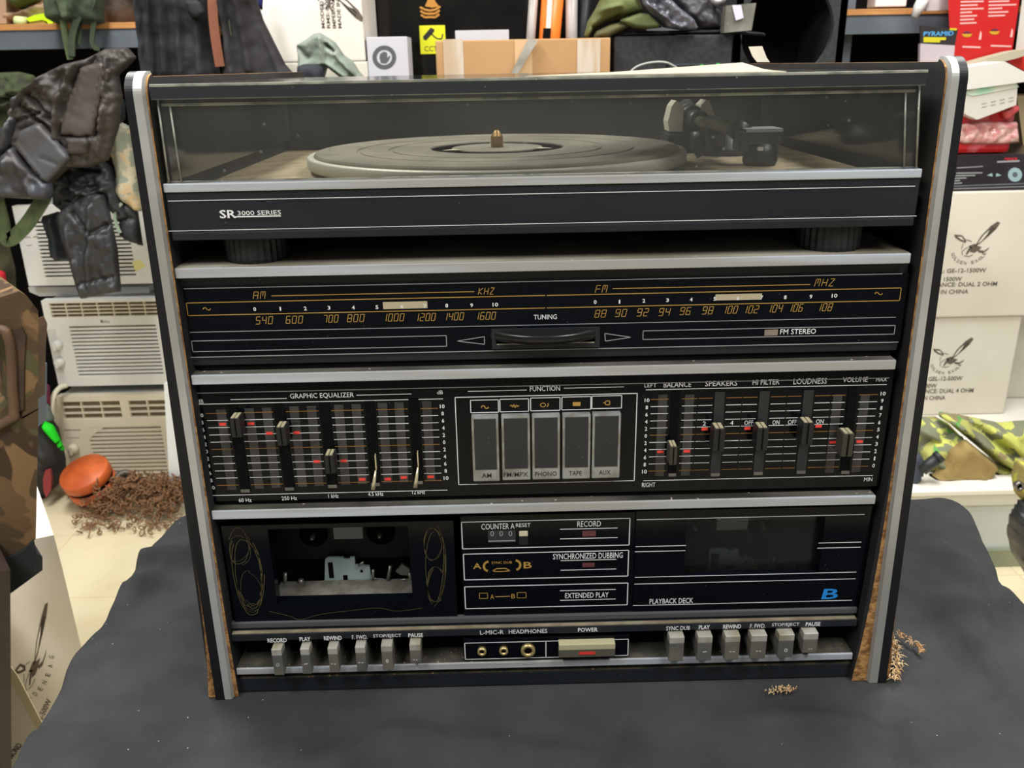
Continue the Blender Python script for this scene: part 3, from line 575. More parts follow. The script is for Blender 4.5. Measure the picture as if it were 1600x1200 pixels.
def mech(par, ox, oy, sill):
    # reel spindles, head plate, small guide posts, label plate behind the window
    def Q(u, v, yy): return aty(u+ox, v+oy, yy)
    mb = MB(); a, b = Q(400, 815, .068), Q(690, 960, .068); mb.box(a[0], b[0], .068, .072, b[2]-.01, a[2]+.01)
    a, b = Q(420, 826, .055), Q(665, 869, .055); mb.box(a[0], b[0], .055, .068, b[2], a[2]+.006); o = mb.build('bay_back', pm('bay_plastic', (20, 21, 23), .6), par)
    pts = [(507, 913), (508, 874), (512, 871), (536, 871), (538, 874), (546, 874), (547, 871), (554, 871), (555, 883), (577, 885), (580, 900), (585, 905), (598, 906), (606, 911), (600, 914), (500, 916)]
    y2 = .048; mb = MB(); P = [Q(u, v, y2) for u, v in pts]
    mb.prism([(p[0], p[2]) for p in P], y2, y2+.002)
    pp = mb.build('head_plate', M_pl, par); mb = MB()
    for tl, br in (((512, 879), (522, 903)), ((536, 899), (544, 912))): a, b = Q(*tl, y2-.0003), Q(*br, y2-.0003); mb.box(a[0], b[0], y2-.0004, y2, b[2], a[2])
    a = Q(565, 892, y2); mb.lathe((a[0], y2-.0005, a[2]), [(.0011, 0), (.0011, .0006)], axis='y', n=12)
    mb.build('plate_cutout', M_dark, pp)
    for u, v in ((487, 842), (593, 839)):
        a = Q(u, v, .047); mb = MB(); mb.lathe((a[0], .046, a[2]), [(.0001, 0), (.0013, .0006), (.0018, .003), (.0018, .0085)], axis='y', n=12); mb.build('reel_spindle', pm('spindle_metal', (180, 180, 170), .3, .6), par)
        mb = MB(); mb.lathe((a[0], .0535, a[2]), [(.0105, .0), (.0105, .002)], axis='y', n=32); mb.build('spindle_recess', M_dark, par)
    a, b = Q(520, 823, .05), Q(568, 841, .05); mb = MB(); mb.box(a[0], b[0], .049, .055, b[2], a[2]+.002, bev=.001); mb.build('label_plate', pm('pale_plate', (165, 165, 160), .5), par)
    M_gp = pm('guide_metal', (150, 148, 140), .35, .6)
    for (u, v, u2, v2, r) in ((606, 907, 610, 884, .0013), (470, 914, 470, 905, .0022), (445, 916, 446, 895, .0015), (640, 895, 642, 912, .0012), (583, 890, 583, 905, .001), (560, 884, 568, 878, .001)):
        mb = MB(); mb.tube([Q(u, v, .045), Q(u2, v2, .045)], r, n=8); mb.build('guide_post', M_gp, par)
    mb = MB()
    mb.prism([(q[0], q[2]) for q in (Q(618, 893, .047), Q(628, 882, .047), (Q(640, 890, .047)), Q(640, 900, .047), Q(625, 898, .047))], .047, .049); mb.build('tape_guide', M_gp, par); mb = MB()
    mb.tube([Q(622, 912, .044), Q(627, 906, .044), Q(634, 905, .044), Q(641, 912, .044)], .0008, n=6)
    mb.build('pinch_lever', M_gp, par)
    if sill:
        mb = MB(); a, b = atz(434, 945, Z(530, 942, .019)), 0; zz = Z(530, 940, .0195); xx0, xx1 = X(426, 945, .0195), X(647, 938, .0195)
        y_b = .047; mb.add([(xx0, .0195, zz), (xx1, .0195, zz), (xx1, y_b, zz+.0005), (xx0, y_b, zz+.0005), (xx0, .0195, zz-.003), (xx1, .0195, zz-.003), (xx1, y_b, zz-.003), (xx0, y_b, zz-.003)], [(0, 1, 2, 3), (4, 7, 6, 5), (0, 4, 5, 1), (1, 5, 6, 2), (2, 6, 7, 3), (3, 7, 4, 0)])
        mb.build('bay_floor', pm('dusty_grey_floor', (122, 120, 112), .8, col2=(96, 93, 84), nscale=90), par)
mech(DA, 0, 0, True); mech(DB, 604-4, -14, False)
mb = MB(); p, q = aty(1073, 812, YP), aty(1279, 898, YP); mb.box(p[0]-.001, q[0]+.001, .0172, .0182, q[2]-.001, p[2]+.001); mb.build('smoked_window', clear('smoked_acrylic', (250, 252, 250), .03, (120, 122, 114)), DB)
# adhesive residue swirls on the open door
mb = MB(); yr = YP-.0003
def swirl(cx_, cy_, rx, ry, n, wd, sd, sk=0):
    rnd = random.Random(sd)
    for k in range(n):
        f = rnd.uniform(.82, 1.03); a0 = rnd.uniform(0, 6.28); ln = rnd.uniform(1.5, 4.5); pts = []
        for t in np.linspace(a0, a0+ln, 26): r1 = f+.05*math.sin(t*3+k)+rnd.uniform(-.02, .02); pts.append((cx_+rx*r1*math.cos(t)+sk*math.sin(t)*rx, cy_+ry*r1*math.sin(t)))
        pl(mb, pts, yr, 0, wd*rnd.uniform(.5, 1.2))
swirl(388, 895, 24, 62, 6, .9, 1, .25); swirl(374, 860, 17, 24, 4, .9, 2); swirl(372, 850, 18, 28, 2, .6, 3); swirl(392, 925, 18, 35, 3, .7, 4, .2)
swirl(680, 885, 16, 62, 5, .9, 5, -.1); swirl(676, 850, 14, 26, 4, .8, 6); swirl(682, 915, 15, 30, 3, .8, 7)
pl(mb, spline([(420, 955), (450, 962), (470, 968), (500, 960), (540, 955), (590, 950), (620, 955), (660, 950)], 4), yr, 0, .7)
mb.build('adhesive_residue', pm('old_glue', (84, 76, 44), .7), DA)
# centre panel printing and details
y = YP-.0004; mb = MB()
rect(mb, (721, 816), (983, 851.5), y, 0, 1.5); rect(mb, (724, 866), (981, 900), y, 0, 1.5); rect(mb, (726, 917), (980, 945), y, 0, 1.5)
for s_, a, b, vt, vb in (('COUNTER A', 752, 804, 818, 827), ('RESET', 806, 829, 817.5, 823.5), ('RECORD', 902, 939, 814, 823), ('SYNCHRONIZED DUBBING', 864, 973, 864, 873), ('EXTENDED PLAY', 883, 951, 926, 934)): text(mb, s_, a, b, vt, vb, y, 0)
for a, b in (((875, 827), (965, 825)), ((875, 842), (965, 840)), ((876, 876), (963, 874)), ((876, 891), (963, 889)), ((875, 923), (962, 921)), ((875, 938), (962, 936))): hl(mb, a, b, y, 0, 1.3)
text(mb, 'A', 739, 752, 880, 889, y, 1, True); text(mb, 'B', 818, 831, 878, 888, y, 1, True)
pl(mb, [(764-8*math.sin(q), 885-7.5*math.cos(q)) for q in np.linspace(.1, 2.9, 9)], y, 1, 4); pl(mb, [(805+8*math.sin(q), 883-7.5*math.cos(q)) for q in np.linspace(.1, 2.9, 9)], y, 1, 4)
pl(mb, [(770, 892), (776, 888.5), (790, 888), (797, 892), (786, 892.8), (774, 893)], y, 1, 1.8, True); text(mb, 'SYNC DUB', 768, 800, 877, 881, y, 1)
rect(mb, (749, 927), (762, 935), y, 1, 1); rect(mb, (808, 926), (822, 934), y, 1, 1); text(mb, 'A', 766, 772, 929, 936, y, 1); text(mb, 'B', 799, 805, 928, 935, y, 1); pl(mb, [(774, 932.5), (797, 931.5)], y, 1, 1.5)
mb.build('panel_printing', [M_white, M_gold], MP)
mb = MB(); fill(mb, (762, 829), (806, 847), y); cw = mb.build('counter_window', pm('counter_dark', (46, 47, 50), .4), MP)
mb = MB(); [text(mb, '0', a-3, a+3, 829.5, 838, y-.0003, 0) for a in (769, 783, 797.5)]; hl(mb, (763, 845.8), (805, 844.6), y-.0003, 0, 2); mb.build('counter_digits', M_grey, cw)
mb = MB(); p, q = aty(811, 830, .009), aty(825, 851, .009); mb.box(p[0], q[0], .009, YP, q[2], p[2]-.004, 1); mb.box(p[0], q[0], .0085, YP, p[2]-.004, p[2], 0, bev=.0005); mb.build('reset_button', [pm('cream_button', (206, 198, 170), .5), M_matte], MP)
for tl, br in (((910, 830), (931, 838)), ((910, 880), (929, 886))): mb = MB(); fill(mb, tl, br, y-.0003, 0, .0004); mb.build('indicator_lens', M_redd, MP)
mb = MB()
for a, b in (((995, 812), (1351, 804)), ((993, 854), (1072, 852.5)), ((992, 862), (1071, 860.5)), ((1279, 848.5), (1346, 847)), ((1277, 856.5), (1345, 855)), ((992, 902), (1338, 894)), ((991, 912), (1337, 905)), ((989, 946), (1331, 938))): hl(mb, a, b, y, 0, 1.2)
text(mb, 'PLAYBACK DECK', 1015, 1083, 935, 943, y, 0); text(mb, 'B', 1284, 1309, 920, 936, y, 1, True, .15)
mb.build('door_printing', [M_white, pm('cyan_blue_print', (30, 132, 214), .5)], DB)
# --- lip, label band, key recess, base
YL = YP-.0018; zA, zB = (Z(361, 975, YL)+Z(1340, 949, YL))/2, (Z(361, 984, YL)+Z(1340, 958, YL))/2
mb = MB(); mb.box(X(360, 975, YL), X(1341, 946, YL), YL, YP+.003, zB, zA, bev=.001); mb.build('lip_strip', pm('grey_lip', (74, 75, 78), .4), S)
zC, zE = (Z(361, 994, YB)+Z(1340, 966, YB))/2, (Z(362, 1006, YB)+Z(1339, 975, YB))/2
mb = MB(); mb.box(X(361, 994, YB), X(1340, 966, YB), YB, YP+.004, zE, zC, 0, bev=.0006); mb.box(X(361, 990, YB), X(1340, 962, YB), YL+.001, YP+.004, zC, zB, 0); LBp = mb.build('label_band', M_matte, S)
mb = MB(); mb.box(X(361, 994, YB)+.0005, X(1340, 966, YB)-.0005, YB+.0005, YB+.004, zC-.0001, zC+.0005); mb.build('dust_line', M_dust, LBp)
mb = MB(); yk = YB-.0004
for s_, a, b, v in (('RECORD', 418, 448, 1000.5), ('PLAY', 468, 485, 998.5), ('REWIND', 506, 534, 997), ('F. FWD.', 550, 574, 995.5), ('STOP/EJECT', 583, 627, 994), ('PAUSE', 638, 661, 992.5), ('L-MIC-R', 750, 787, 988), ('HEADPHONES', 795, 855, 986.5), ('POWER', 903, 934, 984), ('SYNC DUB', 1041, 1078, 981.5), ('PLAY', 1092, 1109, 980), ('REWIND', 1130, 1158, 979), ('F. FWD.', 1172, 1196, 978), ('STOP/EJECT', 1206, 1249, 976.5), ('PAUSE', 1259, 1282, 975)): text(mb, s_, a, b, v-3.2, v+3.2, yk, 0, len(s_) < 7)
mb.build('key_lettering', M_white, LBp)
mb = MB(); mb.box(-.2235, .2235, .0225, .03, b4[1]-.002, zC); mb.build('key_recess', pm('dusty_recess', (24, 24, 24), .8, specks=(220, .14, (120, 112, 92))), S)
def key(uc, vt, vb, w_, mark, par=S):
    yf = -.0035; a, b = aty(uc-w_/2, vt+9, yf), aty(uc+w_/2, vb, yf); zt = a[2]
    ztip = Z(uc, vt+19, yf); mb = MB(); mb.box(a[0], b[0], yf, yf+.0098, b[2], ztip, bev=.0005); mb.box(a[0]+.0006, b[0]-.0006, yf+.008, .024, b[2]+.001, ztip-.004); k = mb.build('transport_key', M_key, par)
    mb = MB(); mb.box(a[0]-.0001, b[0]+.0001, yf-.0002, yf+.010, ztip, zt, bev=.0007); mb.build('key_cap', M_keytip, k)
    mb = MB(); vm = vt+33; u = uc; yy = yf-.0003
    if mark == 'o': pl(mb, [(u+2.2*math.cos(q), vm+2.2*math.sin(q)) for q in np.linspace(0, 6.3, 8)], yy, 0, .8, True)
    elif mark == 'p': pl(mb, [(u-3, vm), (u+3, vm-1)], yy, 0, 1.4)
    elif mark == 'r': pl(mb, [(u-4, vm), (u-1, vm+1)], yy, 0, 1.2); pl(mb, [(u+1, vm), (u+4, vm+1)], yy, 0, 1.2)
    elif mark == 'f': pl(mb, [(u-4, vm+1), (u-1, vm)], yy, 0, 1.2); pl(mb, [(u+1, vm+1), (u+4, vm)], yy, 0, 1.2)
    elif mark == 's': rect(mb, (u-1.5, vm-2), (u+1.5, vm+2), yy, 0, 1)
    elif mark == 'u': pl(mb, [(u-3, vm), (u-1, vm)], yy, 0, 1.3); pl(mb, [(u+1, vm), (u+3, vm)], yy, 0, 1.3)
    if mark: mb.build('key_symbol', M_white, k)
for a in ((434, 1006, 1055, 21, 'o'), (478, 1005, 1053, 19, 'p'), (521, 1004, 1051, 19, 'r'), (564, 1002, 1049, 19, 'f'), (605, 1000, 1047, 20, 's'), (649, 998, 1036, 19, 'u'), (1057, 987, 1033, 21, ''), (1101, 986, 1032, 20, 'p'), (1144, 985, 1031, 20, 'r'), (1185, 984, 1029, 21, 'f'), (1228, 983, 1027, 20, 's'), (1266, 981, 1020, 19, 'u')): key(*a)
mb = MB(); p, q = aty(723, 1000, YB), aty(983, 1027, YB); mb.box(p[0], q[0], YB+.001, .023, q[2], p[2], bev=.0006); JP = mb.build('jack_panel', M_gloss, S)
mb = MB(); yj = YB+.0004; rect(mb, (726, 1005), (981, 1024), yj, 0, 1.4); pl(mb, [(853, 1001), (853, 1027.5)], yj, 0, 1.3); mb.build('panel_outline', M_white, JP)
for u, v, r in ((753, 1017, .0032), (787, 1016, .0032), (825, 1015.5, .0052)):
    c = aty(u, v, YB); mb = MB(); mb.lathe((c[0], YB-.002, c[2]), [(r*.55, .003), (r*.55, 0), (r, .0), (r, .003)], axis='y', n=28); j = mb.build('jack_socket', pm('brass_ring', (190, 170, 118), .35, .6), JP)
    mb = MB(); mb.lathe((c[0], YB-.0008, c[2]), [(r*.56, 0), (r*.56, .0004)], axis='y', n=24); mb.build('socket_hole', M_dark, j)
a, b = aty(873, 1008, -.002), aty(961, 1026, -.002); mb = MB(); mb.box(a[0], b[0], -.002, .02, b[2], a[2], bev=.0006); PB = mb.build('power_button', pm('power_button_dark', (84, 82, 72), .5), JP)
zm = Z(917, 1015.5, -.002); mb = MB(); mb.box(a[0], b[0], -.0023, .018, zm, a[2]+.0003, bev=.0007); mb.build('button_cap', pm('cream_cap', (190, 184, 150), .4, .2), PB)
mb = MB(); fill(mb, (905, 1018.5), (930, 1022.5), -.0024); mb.build('red_bar', pm('red_bar', (214, 60, 54), .4), PB)
mb = MB(); zb0 = (Z(372, 1062, .006)+Z(1332, 1036, .006))/2; mb.box(X(372, 1065, .006), X(1331, 1040, .006), .006, .27, 0, zb0, bev=.001); mb.box(-.222, .222, .012, .27, zb0, b4[0]+.001); bp_ = mb.build('base_plinth', M_matte, S)
mb = MB(); mb.box(X(372, 1065, .006)+.001, X(1331, 1040, .006)-.001, .0065, .012, zb0-.0001, zb0+.0009); mb.build('dust_line', pm('dirt_line', (88, 80, 62), .95, col2=(50, 48, 42), nscale=70, specks=(200, .2, (170, 140, 90))), bp_)
# --- back board of the turntable bay
yb_ = .33; mb = MB(); mb.box(-.2255, .2255, yb_, yb_+.006, .01, Z(800, 131, yb_)); mb.build('back_board', pm('dusty_black_board', (40, 43, 46), .7, col2=(54, 57, 60), nscale=7, specks=(60, .05, (110, 108, 98))), S)
# --- platter
PC = (float(X(777, 240, .157)), .157); PR = .141
zr = ZD+.0025; zpl = ZD+.0115
mb = MB(); mb.lathe((PC[0], PC[1], 0), [(PR*.93, ZD+.001), (PR*.99, ZD+.003), (PR, ZD+.0045), (PR, zpl-.001), (PR*.993, zpl), (PR*.9, zpl)], n=128)
pt = mb.build('platter', pm('cream_rim', (186, 184, 168), .45, .2), S)
mb = MB(); rp = [(0.0001, 0), (.034, 0), (.0345, -.0012), (.05, -.0012), (.0505, .0), (.078, 0), (.0785, -.0008), (.081, -.0008), (.0815, 0), (.102, 0), (.1025, -.0008), (.1045, -.0008), (.105, 0), (.1345, 0), (.1355, -.001), (.136, -.002)]
mb.lathe((PC[0], PC[1], zpl+.0022), rp, n=128, smooth=False); mt_ = mb.build('rubber_mat', pm('dusty_rubber', (122, 116, 102), .85, col2=(104, 98, 84), nscale=25, specks=(110, .07, (140, 132, 112))), pt)
mb = MB(); mb.lathe((PC[0], PC[1], zpl+.0012), [(.0001, .0002), (.0495, .0002)], n=64); mb.build('centre_disc', pm('dark_centre', (44, 48, 54), .4), pt)
mb = MB(); [mb.prism([(0, 0)], 0, 0) for _ in ()]
for k in range(3):
    a = k*2.09-.5; c, s_ = math.cos(a), math.sin(a); P3 = [(PC[0]+.034*c-.006*s_*q, PC[1]+.034*s_+.006*c*q, zpl+.0026) for q in (-1, 1)]+[(PC[0]+.047*c, PC[1]+.047*s_, zpl+.0026)]; mb.add(P3, [(0, 1, 2)])
mb.build('centre_marks', pm('pale_marks', (190, 184, 160), .5), pt)
c = aty(773.5, 240, PC[1]); hs = Z(773, 203, PC[1])-(zpl+.002)
mb = MB(); mb.lathe((PC[0], PC[1], zpl+.002), [(.0046, 0), (.0046, hs*.62), (.0042, hs*.68), (.0028, hs*.86), (.0012, hs), (.0001, hs)], n=24); mb.build('spindle_adapter', pm('brass', (150, 118, 72), .4, .7), pt)
# --- tonearm
M_ton = pm('tonearm_dark', (34, 36, 42), .4); M_tube = pm('tonearm_tube', (128, 128, 108), .35, .4)
ya = .235; ca = aty(1088, 205, ya)
mb = MB(); zb_ = ZD; mb.lathe((ca[0]+.02, ya-.02, zb_), [(.024, 0), (.024, .006), (.020, .008), (.018, .014)], n=40); mb.box(X(1040, 208, ya), X(1150, 212, ya), ya-.01, ya+.03, ZD+.003, Z(1088, 208, ya), bev=.002); TA = mb.build('tonearm', M_ton, S)
for pts in (((1045, 205), (1043, 190), (1049, 166), (1056, 157), (1063, 160), (1068, 172), (1067, 190), (1066, 206)), ((1094, 178), (1095, 164), (1103, 156), (1108, 157), (1113, 170), (1116, 184), (1108, 186))):
    mb = MB(); mb.prism([(X(a, b, ya), Z(a, b, ya)) for a, b in pts], ya-.0015, ya+.02); mb.build('pivot_fin', pm('cream_fin', (206, 202, 184), .5), TA)
A0 = aty(1072, 168, ya+.035); A1 = aty(1080, 183, ya+.01); A2 = aty(1100, 192, .20); A3 = aty(1112, 192, .19); A4 = aty(1156, 203, .14)
mb = MB(); mb.tube([A0, aty(1078, 180, ya+.015)], .0075, n=16); mb.tube([aty(1077, 183, ya+.012), aty(1083, 187, ya)], .011, n=20); mb.tube([aty(1083, 187, ya), aty(1094, 190, ya-.01)], .0085, n=20); mb.build('counterweight', pm('counterweight_grey', (72, 72, 70), .4, .3), TA)
mb = MB(); mb.tube([aty(1092, 189, ya-.01), A2, A3], .0042, n=14); mb.tube([aty(1110, 190, .19), A4], .0052, n=16); mb.build('arm_tube', M_tube, TA)
mb = MB(); mb.tube([aty(1096, 232, .21), aty(1096, 205, .21)], .009, n=16); mb.tube([aty(1118, 190, .19), aty(1118, 228, .19)], .008, n=14); mb.build('pivot_post', M_ton, TA)
hp = .115; a, b = aty(1164, 199, hp), aty(1223, 233, hp); mb = MB()
mb.box(a[0], b[0], hp, hp+.03, b[2]+.003, a[2]-.002, bev=.002); mb.box(a[0]-.003, a[0]+.004, hp, hp+.02, b[2]-.001, a[2]-.003, bev=.001); mb.tube([aty(1152, 202, .14), (a[0]+.004, hp+.015, a[2]-.006)], .0075, n=14); hsd = mb.build('headshell', M_ton, TA)
mb = MB(); mb.box(a[0]+.001, b[0]-.001, hp-.0006, hp+.024, a[2]-.0035, a[2]-.0012); mb.build('headshell_plate', pm('plate_grey', (150, 152, 152), .4, .4), hsd)
mb = MB(); c = aty(1196, 234, hp); mb.lathe((c[0], hp+.012, ZD), [(.011, 0), (.0125, .003), (.012, b[2]+.004-ZD)], n=24); ar = mb.build('arm_rest', M_ton, TA); mb = MB(); c = aty(1189, 233, hp-.002); mb.box(c[0]-.002, c[0]+.002, hp-.001, hp+.002, c[2]-.0012, c[2]+.0012); mb.build('rest_clip', pm('clip_white', (200, 200, 195), .4), ar)
mb = MB(); mb.prism([(X(a, b, .13), Z(a, b, .13)) for a, b in ((1083, 233), (1093, 232), (1101, 241), (1090, 248))], .13, .133); mb.build('speed_lever', M_ton, S)
# --- dust cover
M_ac = clear('dusty_acrylic', (250, 251, 250), .045, (170, 170, 165)); M_edge = pm('acrylic_edge', (150, 152, 142), .25, col2=(110, 112, 106), nscale=60, specks=(140, .1, (205, 202, 188)))
yc0, yc1 = -.001, .322
ztop = (Z(232, 128, yc0)+Z(1450, 115, yc0))/2; zlip = (Z(235, 150, yc0)+Z(1448, 137, yc0))/2; x0t, x1t = X(232, 128, yc0), X(1450, 115, yc0); x0b, x1b = X(256, 282, yc0), X(1440, 263, yc0); zbt = zs1+.0006
mb = MB(); th = .0022
x0t, x1t = max(x0t, -.2262), min(x1t, .2262)
def quadbox(A, B):   # two matching quads -> closed slab
    mb.add(list(A)+list(B), [(0, 1, 2, 3), (7, 6, 5, 4), (0, 4, 5, 1), (1, 5, 6, 2), (2, 6, 7, 3), (3, 7, 4, 0)])
xi0, xi1 = x0b, x1b
quadbox([(xi0, YB+.0012, zbt), (xi1, YB+.0012, zbt), (x1t-.001, YB+.0005, ztop-.0002), (x0t+.001, YB+.0005, ztop-.0002)], [(xi0, YB+.0034, zbt), (xi1, YB+.0034, zbt), (x1t-.001, YB+.0027, ztop-.0002), (x0t+.001, YB+.0027, ztop-.0002)])
quadbox([(xi0, YB+.004, zbt), (xi0+th, YB+.004, zbt), (x0t+th, YB+.004, ztop-.003), (x0t, YB+.004, ztop-.003)], [(xi0, yc1, zbt), (xi0+th, yc1, zbt), (x0t+th, yc1, ztop-.003), (x0t, yc1, ztop-.003)])
quadbox([(xi1, YB+.004, zbt), (xi1-th, YB+.004, zbt), (x1t-th, YB+.004, ztop-.003), (x1t, YB+.004, ztop-.003)], [(xi1, yc1, zbt), (xi1-th, yc1, zbt), (x1t-th, yc1, ztop-.003), (x1t, yc1, ztop-.003)])
quadbox([(x0t, YB+.004, ztop-.0025), (x1t, YB+.004, ztop-.0025), (x1t, YB+.004, ztop), (x0t, YB+.004, ztop)], [(x0t, yc1, ztop-.0025), (x1t, yc1, ztop-.0025), (x1t, yc1, ztop), (x0t, yc1, ztop)])
dc = mb.build('dust_cover', M_ac, S)
mb = MB(); mb.box(x0t, x1t, yc0, yc0+.0032, zlip, ztop-.0012); lip = mb.build('cover_lip', pm('smoky_lip', (44, 47, 51), .2, specks=(110, .06, (130, 130, 122))), dc)
mb = MB(); mb.box(x0t, x1t, yc0-.0002, yc0+.004, ztop-.0012, ztop+.0004, bev=.0004); mb.tube([(x0t, yc0+.001, zlip), (x1t, yc0+.001, zlip)], .0006, n=6)
mb.box(x0t+.004, x1t-.004, YB-.0004, YB+.002, zlip-.0042, zlip-.0026)
for (xa, za, xb_, zb2) in ((x0t+.002, zlip, xi0+.0012, zbt), (x0t+.0085, zlip-.004, xi0+.0085, zbt), (x1t-.002, zlip, xi1-.0012, zbt), (x1t-.0095, zlip-.004, xi1-.0085, zbt)):
    mb.tube([(xa, YB+.0003, za), (xb_, YB+.0003, zb2)], .0006, n=6)
mb.tube([(xi0, YB+.0015, zbt+.0004), (xi1, YB+.0015, zbt+.0004)], .0005, n=6)
mb.build('cover_edge', M_edge, dc)

# ================================================================== BACKGROUND
def boxpx(name, tl, br, y, depth, mats, label=None, cat=None, bev=.003, parent=None, group=None):
    p, q = aty(*tl, y), aty(*br, y); mb = MB(); mb.box(p[0], q[0], y, y+depth, q[2], p[2], bev=bev); o = mb.build(name, mats, parent)
    if label: tag(o, label, cat, group)
    return o
def prismpx(name, pts, y, depth, mats, label=None, cat=None, parent=None, group=None, sh=0):
    mb = MB(); mb.prism([(X(a, b, y), Z(a, b, y)) for a, b in pts], y, y+depth, sh=sh); o = mb.build(name, mats, parent)
    if label: tag(o, label, cat, group)
    return o
def printing(name, par, fn, mats):
    mb = MB(); fn(mb); return mb.build(name, mats, par)
EAGLE = dict(fills=[[(.50, .38), (.62, .66), (.80, .90), (.93, 1.0), (1.0, .97), (.93, .82), (.80, .66), (.72, .58), (.62, .46)], [(0, .70), (.18, .68), (.30, .55), (.29, .48), (.14, .55), (.04, .62)], [(.36, .40), (.50, .46), (.58, .40), (.68, .37), (.60, .28), (.52, .23), (.42, .26), (.44, .34)], [(.40, .40), (.33, .20), (.37, .19), (.46, .36)], [(.60, .30), (.74, .28), (.86, .37), (.82, .30), (.72, .22), (.62, .24)]],
             holes=[[(.56, .46), (.66, .66), (.78, .80), (.74, .68), (.64, .52)], [(.08, .645), (.18, .64), (.25, .54), (.16, .585)]],
             lines=[[(.30, .56), (.42, .52)], [(.36, .38), (.24, .28), (.26, .18)], [(.30, .16), (.42, .14), (.50, .18)], [(.24, .46), (.22, .34)], [(.66, .62), (.86, .86)], [(.70, .56), (.90, .84)]])
def eagle(mb, o, ex, ez, w_, h_, off, mi=0, mh=1, arc=True):
    o, ex, ez, off = map(np.array, (o, ex, ez, off))
    P = lambda q: o+ex*q[0]*w_+ez*q[1]*h_
    for f in EAGLE['fills']: mb.add([P(q) for q in f], [tuple(range(len(f)))], mi)
    for f in EAGLE['holes']: mb.add([P(q)+off for q in f], [tuple(range(len(f)))], mh)
    for L_ in EAGLE['lines']:
        for a, b in zip(L_, L_[1:]):
            A, B = P(a), P(b); t = (B-A)/np.linalg.norm(B-A); n_ = np.cross(np.cross(ex, ez), t)*w_*.008; mb.add([A-n_, B-n_, B+n_, A+n_], [(0, 1, 2, 3)], mi)
    if arc:
        s_ = 'GOLDEN EAGLE'; 
        for i, ch in enumerate(s_):
            if ch == ' ': continue
            a = math.radians(200+140*i/(len(s_)-1)); c, d = math.cos(a), math.sin(a); q = P((.40+.42*c, .33+.40*d)); e1 = ex*(-d)+ez*c*h_/w_; e1 = e1/np.linalg.norm(e1); nn = np.cross(ex, ez); e2 = np.cross(nn, e1); text_at(mb, ch, q-e1*w_*.03, e1, e2, w_*.06, w_*.075, mi)
M_box = pm('white_carton', (218, 213, 200), .8, col2=(208, 202, 186), nscale=4, nlo=.35, nhi=.7)
M_boxw = pm('bright_white_carton', (232, 226, 218), .75, col2=(224, 216, 206), nscale=4)
M_ink = pm('grey_ink', (96, 86, 76), .8); M_inkl = pm('light_ink', (150, 138, 124), .8)
# ---- storage shelves (left and right): board with wooden edge, grey-blue beam, posts, dark back
M_edgew = pm('plywood_edge', (196, 142, 84), .7, col2=(176, 120, 66), nscale=20, sscale=(.3, 1, 6)); M_beam = pm('grey_blue_steel', (98, 106, 114), .5, col2=(88, 96, 104), nscale=5); M_back = pm('dark_shelf_back', (16, 15, 15), .9, spec=.1)
ysf = 2.05
zs_t = Z(100, 36.5, ysf); zs_m = Z(100, 46, ysf); zs_b = Z(100, 76, ysf)
def shelf(x0, x1, lab):
    r_ = thing('storage_shelf', ((x0+x1)/2, ysf+.3, FLOOR), lab, 'shelf')
    mb = MB(); mb.box(x0, x1, ysf, ysf+.6, zs_m, zs_t); mb.build('shelf_board', M_edgew, r_)
    mb = MB(); mb.box(x0, x1, ysf+.004, ysf+.05, zs_b, zs_m); mb.build('beam', M_beam, r_)
    mb = MB(); mb.box(x0, x1, ysf+.61, ysf+.63, FLOOR, 1.6); mb.build('back_panel', M_back, r_)
    for x in (x0+.02, x1-.02): mb = MB(); mb.box(x-.02, x+.02, ysf+.05, ysf+.09, FLOOR, 1.6); mb.build('post', M_beam, r_)
    return r_
shelf(-2.2, -.86, 'left storage shelf with plywood edge and grey-blue beam above the air conditioners')
shelf(.935, 2.5, 'right storage shelf with plywood edge and grey beam behind the pierced speaker box')
# items on the left shelf
yb0 = 2.02; zsurf = zs_t
prismpx('cardboard_box', [(-30, -30), (9, -30), (10, 37), (-30, 38)], 2.1, .3, pm('brown_card', (172, 142, 116), .85), 'brown cardboard box standing at the far left of the upper shelf', 'box')
mb = blob(MB(), [(14, -30), (72, -30), (70, -4), (62, 4), (34, 16), (26, 12), (16, 2)], 2.12, .05, 14, nz=.01); tag(mb.build('olive_pouch', pm('olive_leafy', (98, 108, 48), .8, col2=(70, 78, 36), nscale=15)), 'rounded olive green pouch on the tan folded cloth, upper left shelf', 'pouch')
mb = blob(MB(), [(10, 18), (30, 18), (55, 10), (76, 2), (79, 20), (72, 36), (12, 36)], 2.14, .04, 12, ridges=[([(12, 24), (45, 20), (76, 8)], 3, .02)], nz=.01); tag(mb.build('folded_cloth', pm('tan_cloth', (176, 150, 122), .9, col2=(150, 126, 100), nscale=12)), 'tan folded cloth under the olive pouch on the upper left shelf', 'cloth')
sbn = thing('safety_band', (X(52, 38, 2.05), 2.07, zs_t), 'rolled neon yellow safety band on the plywood shelf edge', 'band')
prismpx('yellow_loop', [(40, 29), (52, 24), (66, 21), (73, 25), (77, 31), (83, 33), (82, 38), (76, 38), (72, 33), (66, 31), (46, 34)], 2.06, .05, pm('hi_vis_yellow', (206, 244, 20), .6), parent=sbn)
mb = MB(); mb.tube([aty(24, 32, 2.06), aty(30, 33, 2.06), aty(42, 33, 2.08)], [.012, .013, .011], n=14); mb.build('cream_roll', pm('pale_lime', (216, 226, 160), .6), sbn)
prismpx('tan_fold', [(46, 34), (68, 31), (74, 38.5), (46, 38.5)], 2.065, .03, pm('band_tan', (186, 168, 90), .7), parent=sbn)
